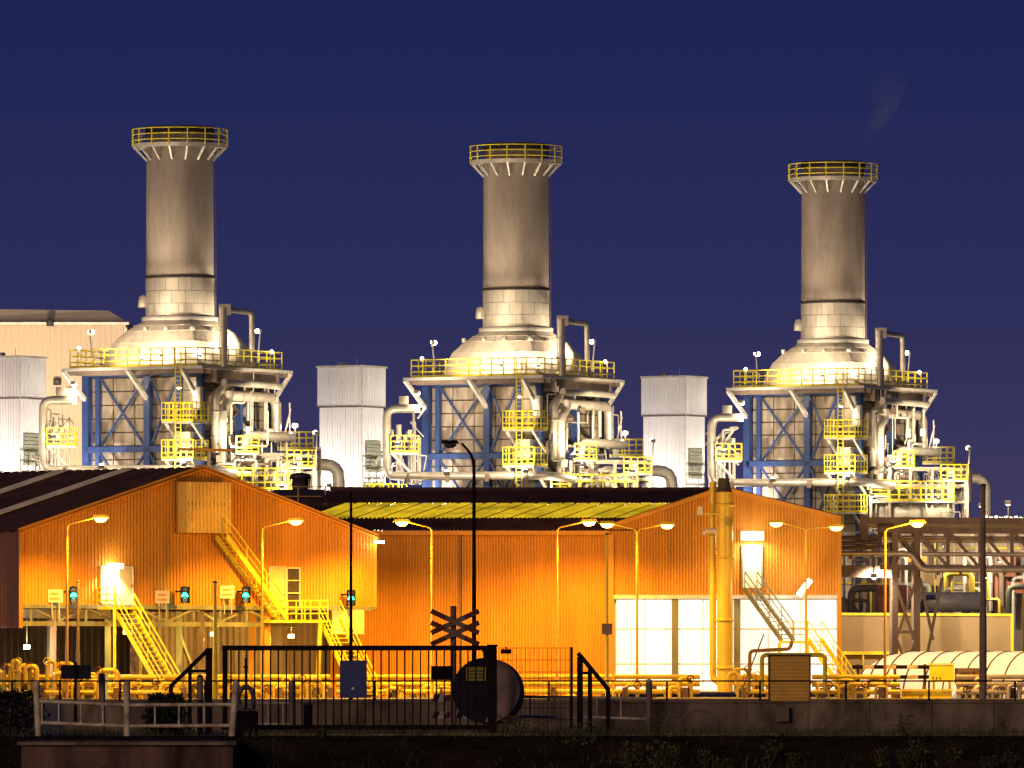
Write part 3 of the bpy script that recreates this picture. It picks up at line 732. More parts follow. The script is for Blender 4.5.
# the rooflight band in separate sheets
ns = 26
for k in range(ns):
    a, b2 = 303 + (640-303)*k/ns, 303 + (640-303)*(k+1)/ns
    s = 42
    q = [RP(a,.3), RP(b2-4.2,.3), RP(b2-4.2+s,.68), RP(a+s,.68)]
    MB().prism([v+Vector((0,-.02,.03 + .02*(k % 2))) for v in q], (0,.02,-.06)).build('rooflight_sheet', 'yrooflight', sh)
roof_band(300, 303, 690, 716, .29, .69, 90, 'roof_underlay', 'roof', -.14)
MB().prism([RP(330,1)+Vector((0,-.1,-.05)), RP(722,1)+Vector((0,-.1,-.05)), RP(722,1)+Vector((0,.3,.15)), RP(330,1)+Vector((0,.3,.15))], (0,0,.08)).build('ridge_cap', 'roof', sh)
# gable of the cross wing
GX0, GXA, GX1 = 608, 722, 840
zL, zA, zR_, zS = H(0,528).z, H(0,489).z, H(0,519).z, H(0,595).z
def gz(t):
    x = GX0 + (GX1-GX0)*t
    return zL + (zA-zL)*(x-GX0)/(GXA-GX0) if x < GXA else zA + (zR_-zA)*(x-GXA)/(GX1-GXA)
corr(H(GX0,667,.3), H(GX1,667,.3), lambda t: zS, gz, 78, .07, (0,-1,0)).build('gable_wall', 'orange', sh)
for a, b2, za, zb_ in ((GX0-1, GXA, zL, zA), (GXA, GX1+1, zA, zR_)):
    p, q = H(a,667,.42), H(b2,667,.42); p.z, q.z = za+.02, zb_+.02
    bar('barge_board', p, q, .1, 'orange', sh, .26)
    MB().prism([p+Vector((0,0,.1)), q+Vector((0,0,.1)), q+Vector((0,16,.1)), p+Vector((0,16,.1))], (0,0,.08)).build('wing_roof', 'roof', sh)
bar('corner_trim', H(839,520,.42), H(839,690,.42), .24, 'orange', sh)
bar('corner_trim', H(611,535,.42), H(611,690,.42), .3, 'orange', sh)
corr(Vector((H(840,0).x,HD-.3,0)), Vector((H(840,0).x,HD+24,0)), lambda t: 0, lambda t: zR_, 60, .07, (1,0,0)).build('side_wall', 'orange', sh)
bar('lintel', H(611,597,.42), H(841,597,.42), .2, 'pale', sh, .22)
xs = [616, 645, 672, 703, 734, 768, 800, 837]; ys = [599, 629, 664, 691]
for i in range(7):
    for j in range(3):
        a, b2 = H(xs[i]+.4, ys[j+1]-.6, .1), H(xs[i+1]-.4, ys[j]+.6, .1)
        corr(Vector((a.x,a.y,0)), Vector((b2.x,a.y,0)), lambda t: a.z, lambda t: b2.z, 9, .04, (0,-1,0)).build('translucent_panel', 'translucent', sh)
for x in (675, 737): bar('wall_column', H(x,599,.28), H(x,691,.28), .38, 'steelgrey', sh, .2)
for x in (645, 703, 768, 800): bar('mullion', H(x,599,.16), H(x,691,.16), .05, 'pale', sh)
for y in (629, 664): bar('wall_rail', H(616,y,.18), H(837,y,.18), .05, 'pale', sh, .08)
MB().prism([H(612,601,.0), H(840,601,.0), H(840,692,.0), H(612,692,.0)], (0,.1,0)).build('backing_wall', 'signwhite', sh)
dd = MB().prism([H(743,588,.5), H(761,588,.5), H(761,545,.5), H(743,545,.5)], (0,.1,0)).build('door', 'signwhite', sh)
bar('door_frame', H(762,588,.52), H(762,545,.52), .09, 'steelgrey', dd); bar('door_frame', H(742,588,.52), H(742,545,.52), .09, 'steelgrey', dd)
rbox('door_floodlight', H(752,536,.75), (1.3,.4,.5), 'doorlens', sh)
lamp('SPOT', H(752,540,1.6), 650, (1,.85,.62), sh, H(752,600,.3), .3, 150)
lamp('POINT', H(752,536,2.2), 160, (1,.82,.6), sh, size=.3)

# ---------------------------------------------------------------- right stairs
st4 = thing('steel_staircase', 'yellow steel staircase in front of the white lit panels, beside kiosk', 'staircase', H(780,667,3), 'steel staircases')
def S4(x, y, o): return H(x, y, o)
stairs(st4, S4(744,590,1.6), S4(780,641,3.2), Vector((.72,.5,0)), 'steelgrey', 12)
q = [S4(778,641,1.4), S4(806,641,1.4), S4(806,641,3.4), S4(778,641,3.4)]
lnd = MB().prism(q, (0,0,-.14)).build('landing', 'yellow', st4)
railing([q[0], q[1]], lnd, 'kiosk', h=1.1, step=.8, w=.06, toe=False)
for p in q: bar('landing_leg', Vector((p.x,p.y,0)), p-Vector((0,0,.1)), .13, 'yellow', st4)
a = S4(806,639,3.0); b2 = a + Vector((2.1,-1.6,0)); b2.z = .1
stairs(st4, a, b2, Vector((.8,.9,0)), 'yellow', 12)
# tube lamp by the stair
tl = thing('tube_lamp', 'glaring white tube lamp tilted beside the right staircase', 'lamp', H(800,590,2.4))
MB().tube([H(797,596,2.4), H(809,580,2.4)], .18, 10).build('tube', 'doorlens', tl)
bar('arm', H(804,587,2.3), H(804,640,2.0), .08, 'yellow', tl)
lamp('POINT', H(800,590,3.2), 260, (1,.9,.7), tl, size=.3)

# ---------------------------------------------------------------- tall yellow vent pipe
D = 461
vp = thing('vent_pipe', 'tall thick yellow vent pipe with thinner pipe against the orange gable', 'pipe', W(725,667,D)); vp.location.z = 0
def Q(x, y, o=0): return W(x, y, D) + Vector((0,-o,0))
MB().tube([Q(725,692), Q(725,492)], m(8,D), 20).build('main_pipe', 'yellowpipe', vp)
MB().tube([Q(724,492), Q(724,486), Q(724,478)], [m(8.6,D), m(6,D), m(5.5,D)], 16).build('pipe_cap', 'dark', vp)
for y in (505, 557, 620, 668): MB().lathe([(m(8,D),-.08),(m(9.4,D),-.08),(m(9.4,D),.08),(m(8,D),.08)], Q(725,y), 20).build('flange', 'yellowpipe', vp)
pipe('branch_pipe', [Q(713,482,-.4), Q(713,678,-.4), Q(719,683,-.2), Q(725,684)], m(3.4,D), 'yellowpipe', vp)
pipe('valve_body', [Q(704,535), Q(706,531), Q(716,531), Q(720,535)], .16, 'pale', vp)
bar('bracket_arm', Q(698,514,.3), Q(728,514,.3), .1, 'yellowpipe', vp); rbox('weather_sensor', Q(700,511,.3), (.3,.3,.5), 'pale', vp); 
bar('stay', Q(713,505,-.4), Q(725,505), .12, 'yellowpipe', vp); bar('stay', Q(713,620,-.4), Q(725,620), .12, 'yellowpipe', vp)

# ================================================================ street lamps
def street_lamp(x, D, heads, lab, mt='kiosk', lit=True, r=.07, hs=1.0, spill=.10, W_=1500, zj=None, col=SOD):
    base = W(x, 667, D); base.z = 0
    t = thing('street_lamp', lab, 'street lamp', base, 'sodium street lamps' if lit else None)
    zt = max(W(0, y, D).z for _, y in heads) - .45
    MB().tube([base, base+Vector((0,0,zt*.5)), base+Vector((0,0,zt))], [r*1.35, r, r*.8], 10).build('post', mt, t)
    for hx, hy in heads:
        p = W(hx, hy, D) + Vector((0,-.3,0)); top = base+Vector((0,0,zt)); s = 1 if hx > x else -1
        MB().tube(elbow([top-Vector((0,0,.3)), top+Vector((s*.05,0,.12)), p-Vector((s*.35,0,0))], .4), r*.62, 8).build('arm', mt, t)
        k = .5*hs
        hd = MB().add([p+Vector(c) for c in ((-k,-.16,0),(k,-.16,0),(k,.16,0),(-k,.16,0),(-k*.8,-.1,.17*hs),(k*.8,-.1,.17*hs),(k*.8,.1,.17*hs),(-k*.8,.1,.17*hs))], CUBEF).build('lamp_head', mt, t)
        b = MB().lathe([(0,-.2),(.15,-.18),(.24,-.1),(.28,0)], (0,0,0), 14); b.v = [p + Vector((v.x*1.3*hs, v.y*.6, v.z*1.1*hs-.01)) for v in b.v]
        b.build('lens', 'sodlens' if lit else 'deadlens', hd)
        if lit:
            lamp('SPOT', p-Vector((0,.05,.36)), W_, col, hd, p-Vector((0,-.6,5)), .14, 148, .45)
            lamp('POINT', p-Vector((0,.25,.36)), W_*spill, col, hd, size=.14)
    return t
street_lamp(67, 435, [(101,518)], 'lit orange street lamp in front of the gable, leftmost', W_=9000)
street_lamp(262, 446.5, [(296,521)], 'lit street lamp right of the upper staircase, arm to right', W_=9000)
street_lamp(432, 453.5, [(402,522)], 'lit street lamp with arm to left, left of crossing sign', 'yellowpipe', W_=8500)  # yellow lamplight on the post put into its colour, double lamps likewise
street_lamp(557, 457.5, [(589,522)], 'lit single street lamp at middle of the long orange wall', W_=6500)
street_lamp(637, 456.5, [(607,524), (667,525)], 'double armed lit street lamp left of tall yellow pipe', 'yellowpipe', W_=1400)
street_lamp(806, 457, [(776,523), (836,527)], 'double armed lit street lamp beside the tilted tube lamp', 'yellowpipe', W_=500)
street_lamp(885, 446, [(917,523)], 'lit street lamp in front of the pipe bridge', W_=5000, spill=.9)
street_lamp(474, 232, [(450,444)], 'tall dark unlit street lamp rising behind the crossing sign', 'black', lit=False, r=.06, hs=.55)
for x, D, yt, r_, lab in ((351,262,491,.05,'slim dark pole rising behind the blue board'), (983,424,486,.16,'thick dark pole in front of the pipe bridge at right'),
                          (607,452,535,.09,'pale pole with small box behind crossing area'), (78,436,582,.09,'short brown post left of the leftmost staircase'), (215,430,583,.10,'short yellow post in front of the upper staircase')):
    b0 = W(x,667,D); b0.z = 0; t = thing('pole', lab, 'pole', b0)
    b1 = b0.copy(); b1.z = W(0,yt,D).z
    MB().tube([b0, b0.lerp(b1,.4), b0.lerp(b1,.41), b1], [r_*1.3, r_*1.2, r_, r_*.85], 10).build('shaft', {351:'black',983:'brownsteel',607:'yellowpipe',78:'brownsteel',215:'yellow'}[x], t)
    MB().lathe([(0,.12),(r_,.1),(r_*1.1,0)], b1, 8).build('cap', 'dark', t)
    if x == 607: rbox('sign_box', W(607,629,D)+Vector((0,-.25,0)), (.6,.3,.62), 'brownsteel', t)

# ================================================================ right: pipe bridge, trestle, bund panel, plant behind
D = 470
pb = thing('pipe_bridge', 'brown steel truss pipe bridge carrying pipes at the right', 'pipe bridge', W(940,667,D)); pb.location.z = 0
def K(x, y, o=0.0): return W(x, y, D) + Vector((0,o,0))
for o in (0, 3.0):
    bar('chord', K(864,520,o), K(1060,521,o), .3, 'brownsteel', pb, .34); bar('chord', K(880,530,o), K(1060,531,o), .26, 'brownsteel', pb, .3)
    bar('chord', K(880,567,o), K(1060,568,o), .26, 'brownsteel', pb, .3)
    for k, x in enumerate((895, 917, 948, 980, 1012, 1045)):
        bar('truss_post', K(x,567,o), K(x,531,o), .3 if k < 2 else .2, 'brownsteel', pb)
    for x in (897, 919, 950, 982, 1014): bar('truss_diagonal', K(x,532,o), K(x+28,566,o), .18, 'brownsteel', pb)
bar('end_post', K(864,540,0), K(864,515,0), .5, 'brownsteel', pb); bar('end_beam', K(842,571,.5), K(900,572,.5), .4, 'brownsteel', pb, .7)
for k, x in enumerate((895, 917)):
    for o in (0, 3.0): bar('leg', K(x,692,o), K(x,530,o), .36, 'brownsteel', pb)
for a, b2 in (((896,640),(916,580)), ((896,585),(914,640)), ((897,690),(916,640)), ((897,640),(915,690)), ((897,632),(915,632)), ((942,578),(920,692)), ((920,578),(933,640))):
    bar('brace', K(*a,-.1), K(*b2,-.1), .17, 'brownsteel', pb)
P1 = [K(840,554,-.6), K(911,554,-.6), K(921,570,-.6), K(1060,570,-.6)]
pipe('bridge_pipe', P1, .17, 'pipe', pb); pipe('bridge_pipe', [K(922,554,-.2), K(1060,555,-.2)], .13, 'pipe', pb)
for y, r_ in ((525,.14), (524,.1), (537,.1), (540,.12)): pipe('bridge_pipe', [K(868,y,1+r_*4), K(1060,y+1,1+r_*4)], r_, 'whitepipe' if y < 530 else 'pipe', pb, 8)
for j, y in enumerate((538, 543, 548)): pipe('bridge_pipe', [K(838,y,.4), K(880,y-1,.4), K(880,y-14,.8), K(895,y-14,.8)], .13, 'brownsteel', pb, 8)
for k in range(9): rbox('pipe_shoe', K(850+k*22,557 if k < 3 else 573,-.6), (.18,.3,.25), 'brownsteel', pb)
for x, y in ((868,512), (1000,500)): pass
for x_, w_ in ((874, 2200), (984, 2600)): floodlight(W(x_,577,469.5), W(x_+12,640,477), w_, pb, size=.5, cone=165, pole=W(x_,570,470.2))  # second flood is added to light the right half of the bund
D = 476
bw = thing('bund_panel', 'long olive brown panel wall with yellow top rail behind the tarpaulin tunnel', 'wall', W(930,667,D)); bw.location.z = 0
MB().box(W(838,0,D).x, W(1011,0,D).x, D, D+.5, 0, W(0,615,D).z).build('panel', 'bund', bw)
bar('top_rail', W(838,614,D)-Vector((0,.1,0)), W(1013,615,D)-Vector((0,.1,0)), .12, 'yellow', bw, .16)
bar('end_rail', W(1012,614,D)-Vector((0,.1,0)), W(1012,690,D)-Vector((0,.1,0)), .16, 'yellow', bw)
bar('lower_rail', W(838,653,D)-Vector((0,.3,0)), W(1024,653,D)-Vector((0,.3,0)), .14, 'yellow', bw, .2)
for k in range(9): bar('rail_post', W(842+k*21,690,D)-Vector((0,.3,0)), W(842+k*21,653,D)-Vector((0,.3,0)), .1, 'yellow', bw)
D = 530
bwl = thing('process_wall', 'pale lit cladding wall with pilasters seen through the pipe bridge', 'building', W(940,667,D)); bwl.location.z = 0
MB().box(W(834,0,D).x, W(1080,0,D).x, D, D+6, 0, W(0,532,D).z).build('wall', 'hallclad', bwl)
for x in (858, 873, 935, 990): bar('pilaster', W(x,690,D)-Vector((0,.2,0)), W(x,533,D)-Vector((0,.2,0)), .35, 'brownsteel' if x > 900 else 'blue', bwl)
for y in (548, 583): bar('wall_rail', W(834,y,D)-Vector((0,.15,0)), W(1080,y,D)-Vector((0,.15,0)), .12, 'yellow', bwl)
for k in range(11):
    x = 846 + k*18; bar('panel_joint', W(x,690,D)-Vector((0,.03,0)), W(x,533,D)-Vector((0,.03,0)), .08, 'pale', bwl)
rq = random.Random(31)
for k in range(26):
    x = rq.uniform(842, 1030); y = rq.uniform(536, 600); x2 = x + rq.uniform(-40, 40); d = D - rq.uniform(1, 9)
    pipe('wall_pipe', [W(x,690,d), W(x,y,d), W(x2,y,d), W(x2,y+rq.uniform(10,60),d)], rq.choice((.06,.1,.14,.2)), rq.choice(('pipe','yellowpipe','brownsteel','pale','steelgrey')), bwl, 8)
for k in range(12):
    rbox('wall_cabinet', W(rq.uniform(845,1025), rq.uniform(545,608), D-rq.uniform(.5,4)), (rq.uniform(.4,1.6), .5, rq.uniform(.4,1.6)), rq.choice(('steelgrey','pale','bund','redbox','kiosk')), bwl)

floodlight(W(1000,560,D-9), W(990,580,D), 1800, bwl, size=.5, cone=150)
floodlight(W(945,545,D-9), W(945,590,D), 1500, bwl, size=.5, cone=150)
D = 505
t = thing('red_container', 'faded red steel box behind the trestle legs', 'container', W(893,667,D)); t.location.z = 0
MB().box(W(878,0,D).x, W(907,0,D).x, D, D+3, W(0,614,D).z-2.5, W(0,585,D).z).build('body', 'redbox', t)
for k in range(7): bar('rib', W(880+k*4,618,D)-Vector((0,.05,0)), W(880+k*4,586,D)-Vector((0,.05,0)), .1, 'redbox', t)
t = thing('lit_vessel', 'pale horizontal vessel above the olive panel wall', 'tank', W(950,667,D)); t.location.z = 0
c = W(950,602,D)
MB().tube([c-Vector((2.3,0,0)), c-Vector((2.05,0,0)), c+Vector((2.05,0,0)), c+Vector((2.3,0,0))], [.25,.62,.62,.25], 16).build('shell', 'whitepipe', t)
for x in (932, 966): bar('saddle', W(x,690,D), W(x,606,D), .5, 'blue', t)
pipe('outlet_pipe', [W(935,597,D-.8), W(925,597,D-.8), W(920,612,D-.8), W(920,640,D-.8)], .14, 'blue', t)
t = thing('gravel_heap', 'dark heap rising behind the right hall corner', 'heap', W(850,667,D)); t.location.z = 0
MB().lathe([(3.6,0),(2.8,3.0),(1.9,4.2),(.8,5.6),(.1,6.2),(0,6.2)], W(843,667,D+3)-Vector((0,0,EYE)), 18).build('heap', 'bund', t)
t = thing('grey_duct', 'pale bent duct left of the trestle legs', 'duct', W(855,667,D)); t.location.z = 0
pipe('duct', [W(851,650,D-1), W(851,589,D-1), W(876,588,D-1)], .22, 'signgrey', t)
bar('support', W(851,690,D-1), W(851,650,D-1), .2, 'signgrey', t); pipe('branch', [W(851,600,D-1), W(868,601,D-1), W(868,690,D-1)], .12, 'signgrey', t, 8)
# low parapet piping above the bridge at far right
t = thing('pipe_bundle', 'row of small pale pipe stubs on the far right skyline', 'pipework', W(1005,667,540)); t.location.z = 0
for k in range(10): bar('stub', W(986+k*5,690,540), W(986+k*5,516+(k % 2),540), .22, 'pale', t)
floodlight(W(1008,503,536), W(1000,530,545), 2000, t, size=.6, cone=160, pole=W(1008,690,538)); floodlight(W(981,505,536), W(970,530,545), 1500, t, size=.5, cone=160, pole=W(981,690,538))

# tarpaulin tunnel
D = 454
tt_ = thing('tarpaulin_tunnel', 'long white arched tarpaulin tunnel with dark hoops at the right', 'tunnel tent', W(940,667,D)); tt_.location.z = 0
ax = Vector((math.cos(math.radians(-38)), math.sin(math.radians(-38)), 0)); an = Vector((-ax.y, ax.x, 0))
O = W(872,667,D+4); O.z = 0
nR = 17; Lr = 1.35; arcs = []
for i in range(nR):
    k = 1.0 if i > 1 else (.55, .88)[i]
    wR, hR = 2.7*k, 2.62*k**.6
    arcs.append([O + ax*(i*Lr) + an*(-wR*math.cos(a)) + Vector((0,0,hR*math.sin(a))) for a in [math.pi*j/18 for j in range(19)]])
for i in range(nR-1):
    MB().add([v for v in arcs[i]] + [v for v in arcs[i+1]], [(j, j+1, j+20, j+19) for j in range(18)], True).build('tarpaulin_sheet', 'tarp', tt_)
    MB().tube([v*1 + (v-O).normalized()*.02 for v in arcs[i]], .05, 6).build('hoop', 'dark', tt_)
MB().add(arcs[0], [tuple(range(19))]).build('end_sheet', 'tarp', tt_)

# striped beams, yellow box, notice board, cabinet, at the right
D = 450
t = thing('barrier_beam', 'two dark and pale striped horizontal beams in front of tunnel', 'barrier', W(890,667,D)); t.location.z = 0
for y in (667, 677):
    for k in range(7): bar('stripe', W(852+k*11,y,D), W(863+k*11-.1,y,D), .22, 'black' if k % 2 == 0 else 'railpaint', t, .22)
for x in (858, 895, 925): bar('post', W(x,690,D)-Vector((0,0,.6))+Vector((0,.15,0)), W(x,664,D)+Vector((0,.15,0)), .16, 'brownsteel', t)
D = 449.5
t = thing('control_box', 'bright yellow control box on two legs before the tunnel', 'control box', W(942,667,D)); t.location.z = 0
MB().box(W(930,0,D).x, W(954,0,D).x, D, D+.6, W(0,682,D).z, W(0,665,D).z).build('body', 'yellow', t); bar('lid', W(929,664,D)+Vector((0,.3,0)), W(955,664,D)+Vector((0,.3,0)), .7, 'yellow', t, .08)
for x in (934, 950): bar('leg', W(x,704,D)+Vector((0,.3,0)), W(x,682,D)+Vector((0,.3,0)), .14, 'yellow', t)
for k in range(3): rbox('lock', W(933+k*3.5,678,D)-Vector((0,.02,0)), (.08,.06,.1), 'dark', t)
t = thing('notice_board', 'brown notice board with two red round symbols before the tunnel', 'sign', W(971,667,D)); t.location.z = 0
MB().box(W(955,0,D).x, W(986,0,D).x, D+.2, D+.26, W(0,684,D).z, W(0,668,D).z).build('board', 'signgrey', t)
for x in (958, 981): bar('post', W(x,704,D)+Vector((0,.35,0)), W(x,668,D)+Vector((0,.35,0)), .1, 'signgrey', t)
for y in (673, 680):
    c = W(974,y,D)+Vector((0,.16,0)); MB().add([c+Vector((.10*math.cos(a),0,.10*math.sin(a))) for a in [2*math.pi*i/14 for i in range(14)]], [tuple(range(14))]).build('symbol', 'redpaint', t)
    bar('lettering', W(960,y,D)+Vector((0,.17,0)), W(970,y,D)+Vector((0,.17,0)), .02, 'dark', t, .05)
t = thing('yellow_cabinet', 'low yellow cabinet on the ground below the control box', 'cabinet', W(925,667,D)); t.location.z = 0
MB().box(W(901,0,D).x, W(951,0,D).x, D-.9, D-.3, 0, W(0,691,D).z).build('body', 'yellow', t); bar('lid', W(900,690,D)-Vector((0,.6,0)), W(952,690,D)-Vector((0,.6,0)), .8, 'yellow', t, .1)
bar('handle', W(918,695,D)-Vector((0,.95,0)), W(922,695,D)-Vector((0,.95,0)), .05, 'dark', t)
# kiosk
D = 300
t = thing('louvred_kiosk', 'brown louvred metal kiosk behind the fence at right', 'kiosk', W(790,667,D)); t.location.z = 0
MB().box(W(769.5,0,D).x, W(809.5,0,D).x, D, D+1.4, 0, W(0,655.5,D).z).build('body', 'kiosk', t)
for k in range(15): bar('louvre', W(770,658+k*3.6,D)-Vector((0,.02,0)), W(809,658+k*3.6,D)-Vector((0,.02,0)), .06, 'kiosk', t, .05)
bar('roof_plate', W(767.5,655,D)+Vector((0,.7,0)), W(811.5,655,D)+Vector((0,.7,0)), 1.7, 'dark', t, .05)
for x in (769, 810): bar('corner_post', W(x,715,D)-Vector((0,.02,0)), W(x,656,D)-Vector((0,.02,0)), .06, 'dark', t)

# ---------------------------------------------------------------- ground level pipework (yellow lit)
def manifold(x0, x1, D, seed, lab, mt='yellowpipe', hmax=690, n=6):
    rnd = random.Random(seed); c = W((x0+x1)/2, 667, D); c.z = 0
    t = thing('valve_manifold', lab, 'pipework', c, 'ground pipework')
    for k in range(3):
        z = .35 + .42*k; a, b2 = W(x0,0,D+k*.5), W(x1,0,D+k*.5); a.z = b2.z = z
        pipe('header_pipe', [a, b2], .14, mt, t, 8)
    for k in range(n):
        x = x0 + (x1-x0)*(k+.5)/n + rnd.uniform(-3,3); y = rnd.uniform(hmax-8, hmax+6); d = D - .4 + rnd.uniform(0,1.2)
        b0 = W(x,0,d); b0.z = 0; b1 = W(x,y,d)
        s = rnd.choice((-1,1))*rnd.uniform(.3,1.0)
        pipe('riser', [b0, b1, b1+Vector((s,0,0)), b1+Vector((s,0,-.9))], rnd.choice((.08,.11,.15)), mt, t, 8)
        if k % 2:
            h = MB().tube([b1 + Vector((.2*math.cos(a), -.3, .2*math.sin(a))) for a in [2*math.pi*i/10 for i in range(11)]], .035, 5, False); h.bar(b1, b1-Vector((0,.32,0)), .07)
            h.build('valve_wheel', 'redpaint' if k % 4 == 1 else mt, t)
        else: rbox('support', b0+Vector((.3,0,.3)), (.3,.5,.6), 'concrete', t)
    return t
manifold(-6, 62, 436, 1, 'yellow lit valves and pipes under the maroon wall corner', hmax=668, n=10)
manifold(66, 104, 438, 2, 'yellow lit valves behind the navy board', hmax=676, n=6)
manifold(108, 182, 440, 3, 'yellow lit pipework at the foot of the leftmost stair', hmax=684, n=9)
manifold(184, 250, 445, 4, 'yellow lit pipework behind the slanted black frame', hmax=682, n=8)
manifold(252, 330, 449, 5, 'yellow lit pipework behind the gate left half', hmax=684, n=9)
manifold(336, 440, 455, 6, 'yellow lit low pipework behind the gate right half', hmax=690, n=9)
manifold(440, 612, 457, 7, 'yellow lit low pipework along the long orange wall', hmax=693, n=7)
manifold(614, 700, 455, 8, 'yellow lit pipework in front of white panels left of vent pipe', hmax=686, n=6)
manifold(735, 770, 455, 9, 'yellow lit pipework between vent pipe and kiosk', hmax=676, n=5)
manifold(812, 900, 446, 10, 'yellow and orange lit pipework right of the kiosk', hmax=684, n=9)
manifold(956, 1030, 446, 11, 'lit pipework under the notice board at far right', 'pipe', hmax=686, n=9)
t = thing('pipe_portal', 'yellow pipe portal beside the louvred kiosk', 'pipework', W(770,667,438)); t.location.z = 0
pipe('portal_pipe', [W(749,692,438), W(750,651,438), W(790,649,438), W(792,641,438)], .1, 'kiosk', t, 8); pipe('portal_pipe', [W(762,692,437), W(762,655,437), W(825,655,437), W(825,692,437)], .12, 'yellow', t, 8)
bar('stay', W(744,684,437), W(764,634,437), .08, 'kiosk', t)
kb = MB().box(-60, 60, 396, 396.4, 0, .16)
tag(kb.build('kerb', 'concrete'), 'low concrete kerb crossing the plant yard', 'kerb', kind='structure')

# ================================================================ foreground
FD = 205.0
def f(x, y, d=0.0): return W(x, y, FD + d)
# concrete wall
D = 216
wl = thing('low_concrete_wall', 'long low stained concrete wall below the wire fence', 'wall', W(700,667,D)); wl.location.z = 0
zt = W(0,703,D).z
xs_ = [64 + 62*k for k in range(17)]
for a, b2 in zip(xs_, xs_[1:]):
    dz = random.uniform(-.015,.015)
    MB().box(W(a,0,D).x+.01, W(b2,0,D).x-.01, D+random.uniform(0,.02), D+.4, 0, zt+dz).build('wall_section', 'concrete', wl)
    MB().box(W(a,0,D).x+.01, W(b2,0,D).x-.01, D-.05, D+.45, zt+dz, zt+dz+.06).build('coping', 'concrete', wl)
rbox('junction_box', W(782,714,D)-Vector((0,.12,0)), (.36,.24,.4), 'signgrey', wl)
# fence along the wall
fn = thing('wire_fence', 'thin dark rail fence running across the whole width', 'fence', W(512,667,218)); fn.location.z = 0
D = 218
bar('top_rail', W(-20,681,D), W(1050,681,D), .03, 'black', fn, .045)
for x in [12, 60] + [120 + 85*k for k in range(4)] + [549, 667, 760, 846, 929, 1015]: 
    q = W(x,681,D); bar('post', Vector((q.x,q.y,0)), q, .055, 'black', fn)
# left cream railing on a concrete abutment
ab = thing('concrete_abutment', 'dark stained concrete abutment below the cream railing', 'wall', W(140,667,201)); ab.location.z = 0
MB().box(W(34,0,201).x, W(240,0,201).x, 195.9, 203.0, -2.6, -.16).build('face', 'concrete_dark', ab)
MB().box(W(30,0,201).x, W(243,0,201).x, 195.7, 203.1, -.16, -.08).build('coping', 'concrete', ab)
def tubebar(name, p, q, r, mt, par, n=8): return MB().tube([p, q], r, n).build(name, mt, par)
lr = thing('tubular_railing', 'worn cream tubular railing along the abutment at lower left', 'railing', W(135,667,202)); lr.location.z = 0
D = 202
for x, x2 in ((36,39), (127,127), (236,231)):
    tubebar('post', W(x,683,D), W(x2,745,D), m(3.4,D), 'railpaint', lr); MB().lathe([(0,.06),(m(3,D),.04),(m(3.6,D),-.02)], W(x,683,D), 8).build('post_cap', 'railpaint', lr)
for ya, yb in ((701,705), (722.5,726)):
    tubebar('rail', W(38,ya,D), W(127,yb,D), m(1.9,D), 'railpaint', lr); tubebar('rail', W(127,yb,D), W(231,yb-.5,D), m(1.9,D), 'railpaint', lr)
for x in (42, 59, 81, 103, 155, 179, 204): tubebar('baluster', W(x,703,D), W(x,725,D), m(1.1,D), 'railpaint', lr, 6)
lr2 = thing('tubular_railing', 'short worn tubular railing behind the gate bottom bars', 'railing', W(270,667,212)); lr2.location.z = 0
D = 209
for y in (703, 724): tubebar('rail', W(245,y,D), W(290,y,D), m(1.6,D), 'railpaint', lr2)
for x in (252, 268, 283): tubebar('baluster', W(x,703,D), W(x,724,D), m(1,D), 'railpaint', lr2, 6)
tubebar('post', W(292,682,D), W(292,731,D), m(3.6,D), 'brownsteel', lr2)
rr = thing('tubular_railing', 'worn tubular railing right of the drum with thick end post', 'railing', W(600,667,208)); rr.location.z = 0
for y, a, b2 in ((698.5,510,648), (718,508,578), (719,584,648)): tubebar('rail', W(a,y-2,D), W(b2,y,D), m(1.5,D), 'railpaint', rr)
for x in (530, 554, 597, 621): tubebar('baluster', W(x,698,D), W(x,718,D), m(.9,D), 'railpaint', rr, 6)
tubebar('post', W(649,681,D), W(649,735,D), m(3.2,D), 'brownsteel', rr); MB().lathe([(0,.05),(m(3,D),.03),(m(3.5,D),-.02)], W(649,681,D), 8).build('post_cap', 'railpaint', rr)
# gate
gt = thing('sliding_gate', 'black barred sliding gate across the rail crossing', 'gate', f(355,667)); gt.location.z = 0
bar('top_bar', f(222,648), f(497,648), m(5,FD), 'black', gt); bar('bottom_bar', f(222,727.5), f(495,727.5), m(5,FD), 'black', gt)
for k in range(34): bar('gate_bar', f(231+7.9*k,650), f(231+7.9*k,727), m(1.5,FD), 'black', gt)
bar('end_stile', f(225,648), f(225,728), m(5,FD), 'black', gt)
gp = thing('gate_post', 'heavy black gate post closing the sliding gate', 'post', f(492,667)); gp.location.z = 0
bar('post', f(492.5,646,-.3), f(492.5,733,-.3), m(9,FD), 'black', gp); bar('catch', f(485,648,-.3), f(489,662,-.3), m(7,FD), 'black', gp); bar('cap', f(487,645.5,-.3), f(498,645.5,-.3), m(10,FD), 'black', gp, m(2,FD))
gf = thing('guide_frame', 'black slanted guide frame at the gate left end', 'frame', f(195,667)); gf.location.z = 0
for a, b2, w in (((209,648),(209,735),6.5), ((171,686),(208,650),4), ((171,685),(171,712),4), ((190,668),(190,730),3.5), ((188,671),(208,671),3), ((200,700),(200,735),5)): bar('frame_bar', f(*a,1.2), f(*b2,1.2), m(w,FD), 'black', gf)
bs = thing('blue_board', 'dark blue rectangular board hung on the gate', 'sign', f(353,679,-.15))
MB().box(f(340,0).x, f(367,0).x, FD-.16, FD-.1, f(0,698).z, f(0,660.5).z).build('board', 'navyblue', bs); rbox('mark', f(353,688.5)-Vector((0,.17,0)), (.06,.01,.06), 'signwhite', bs)
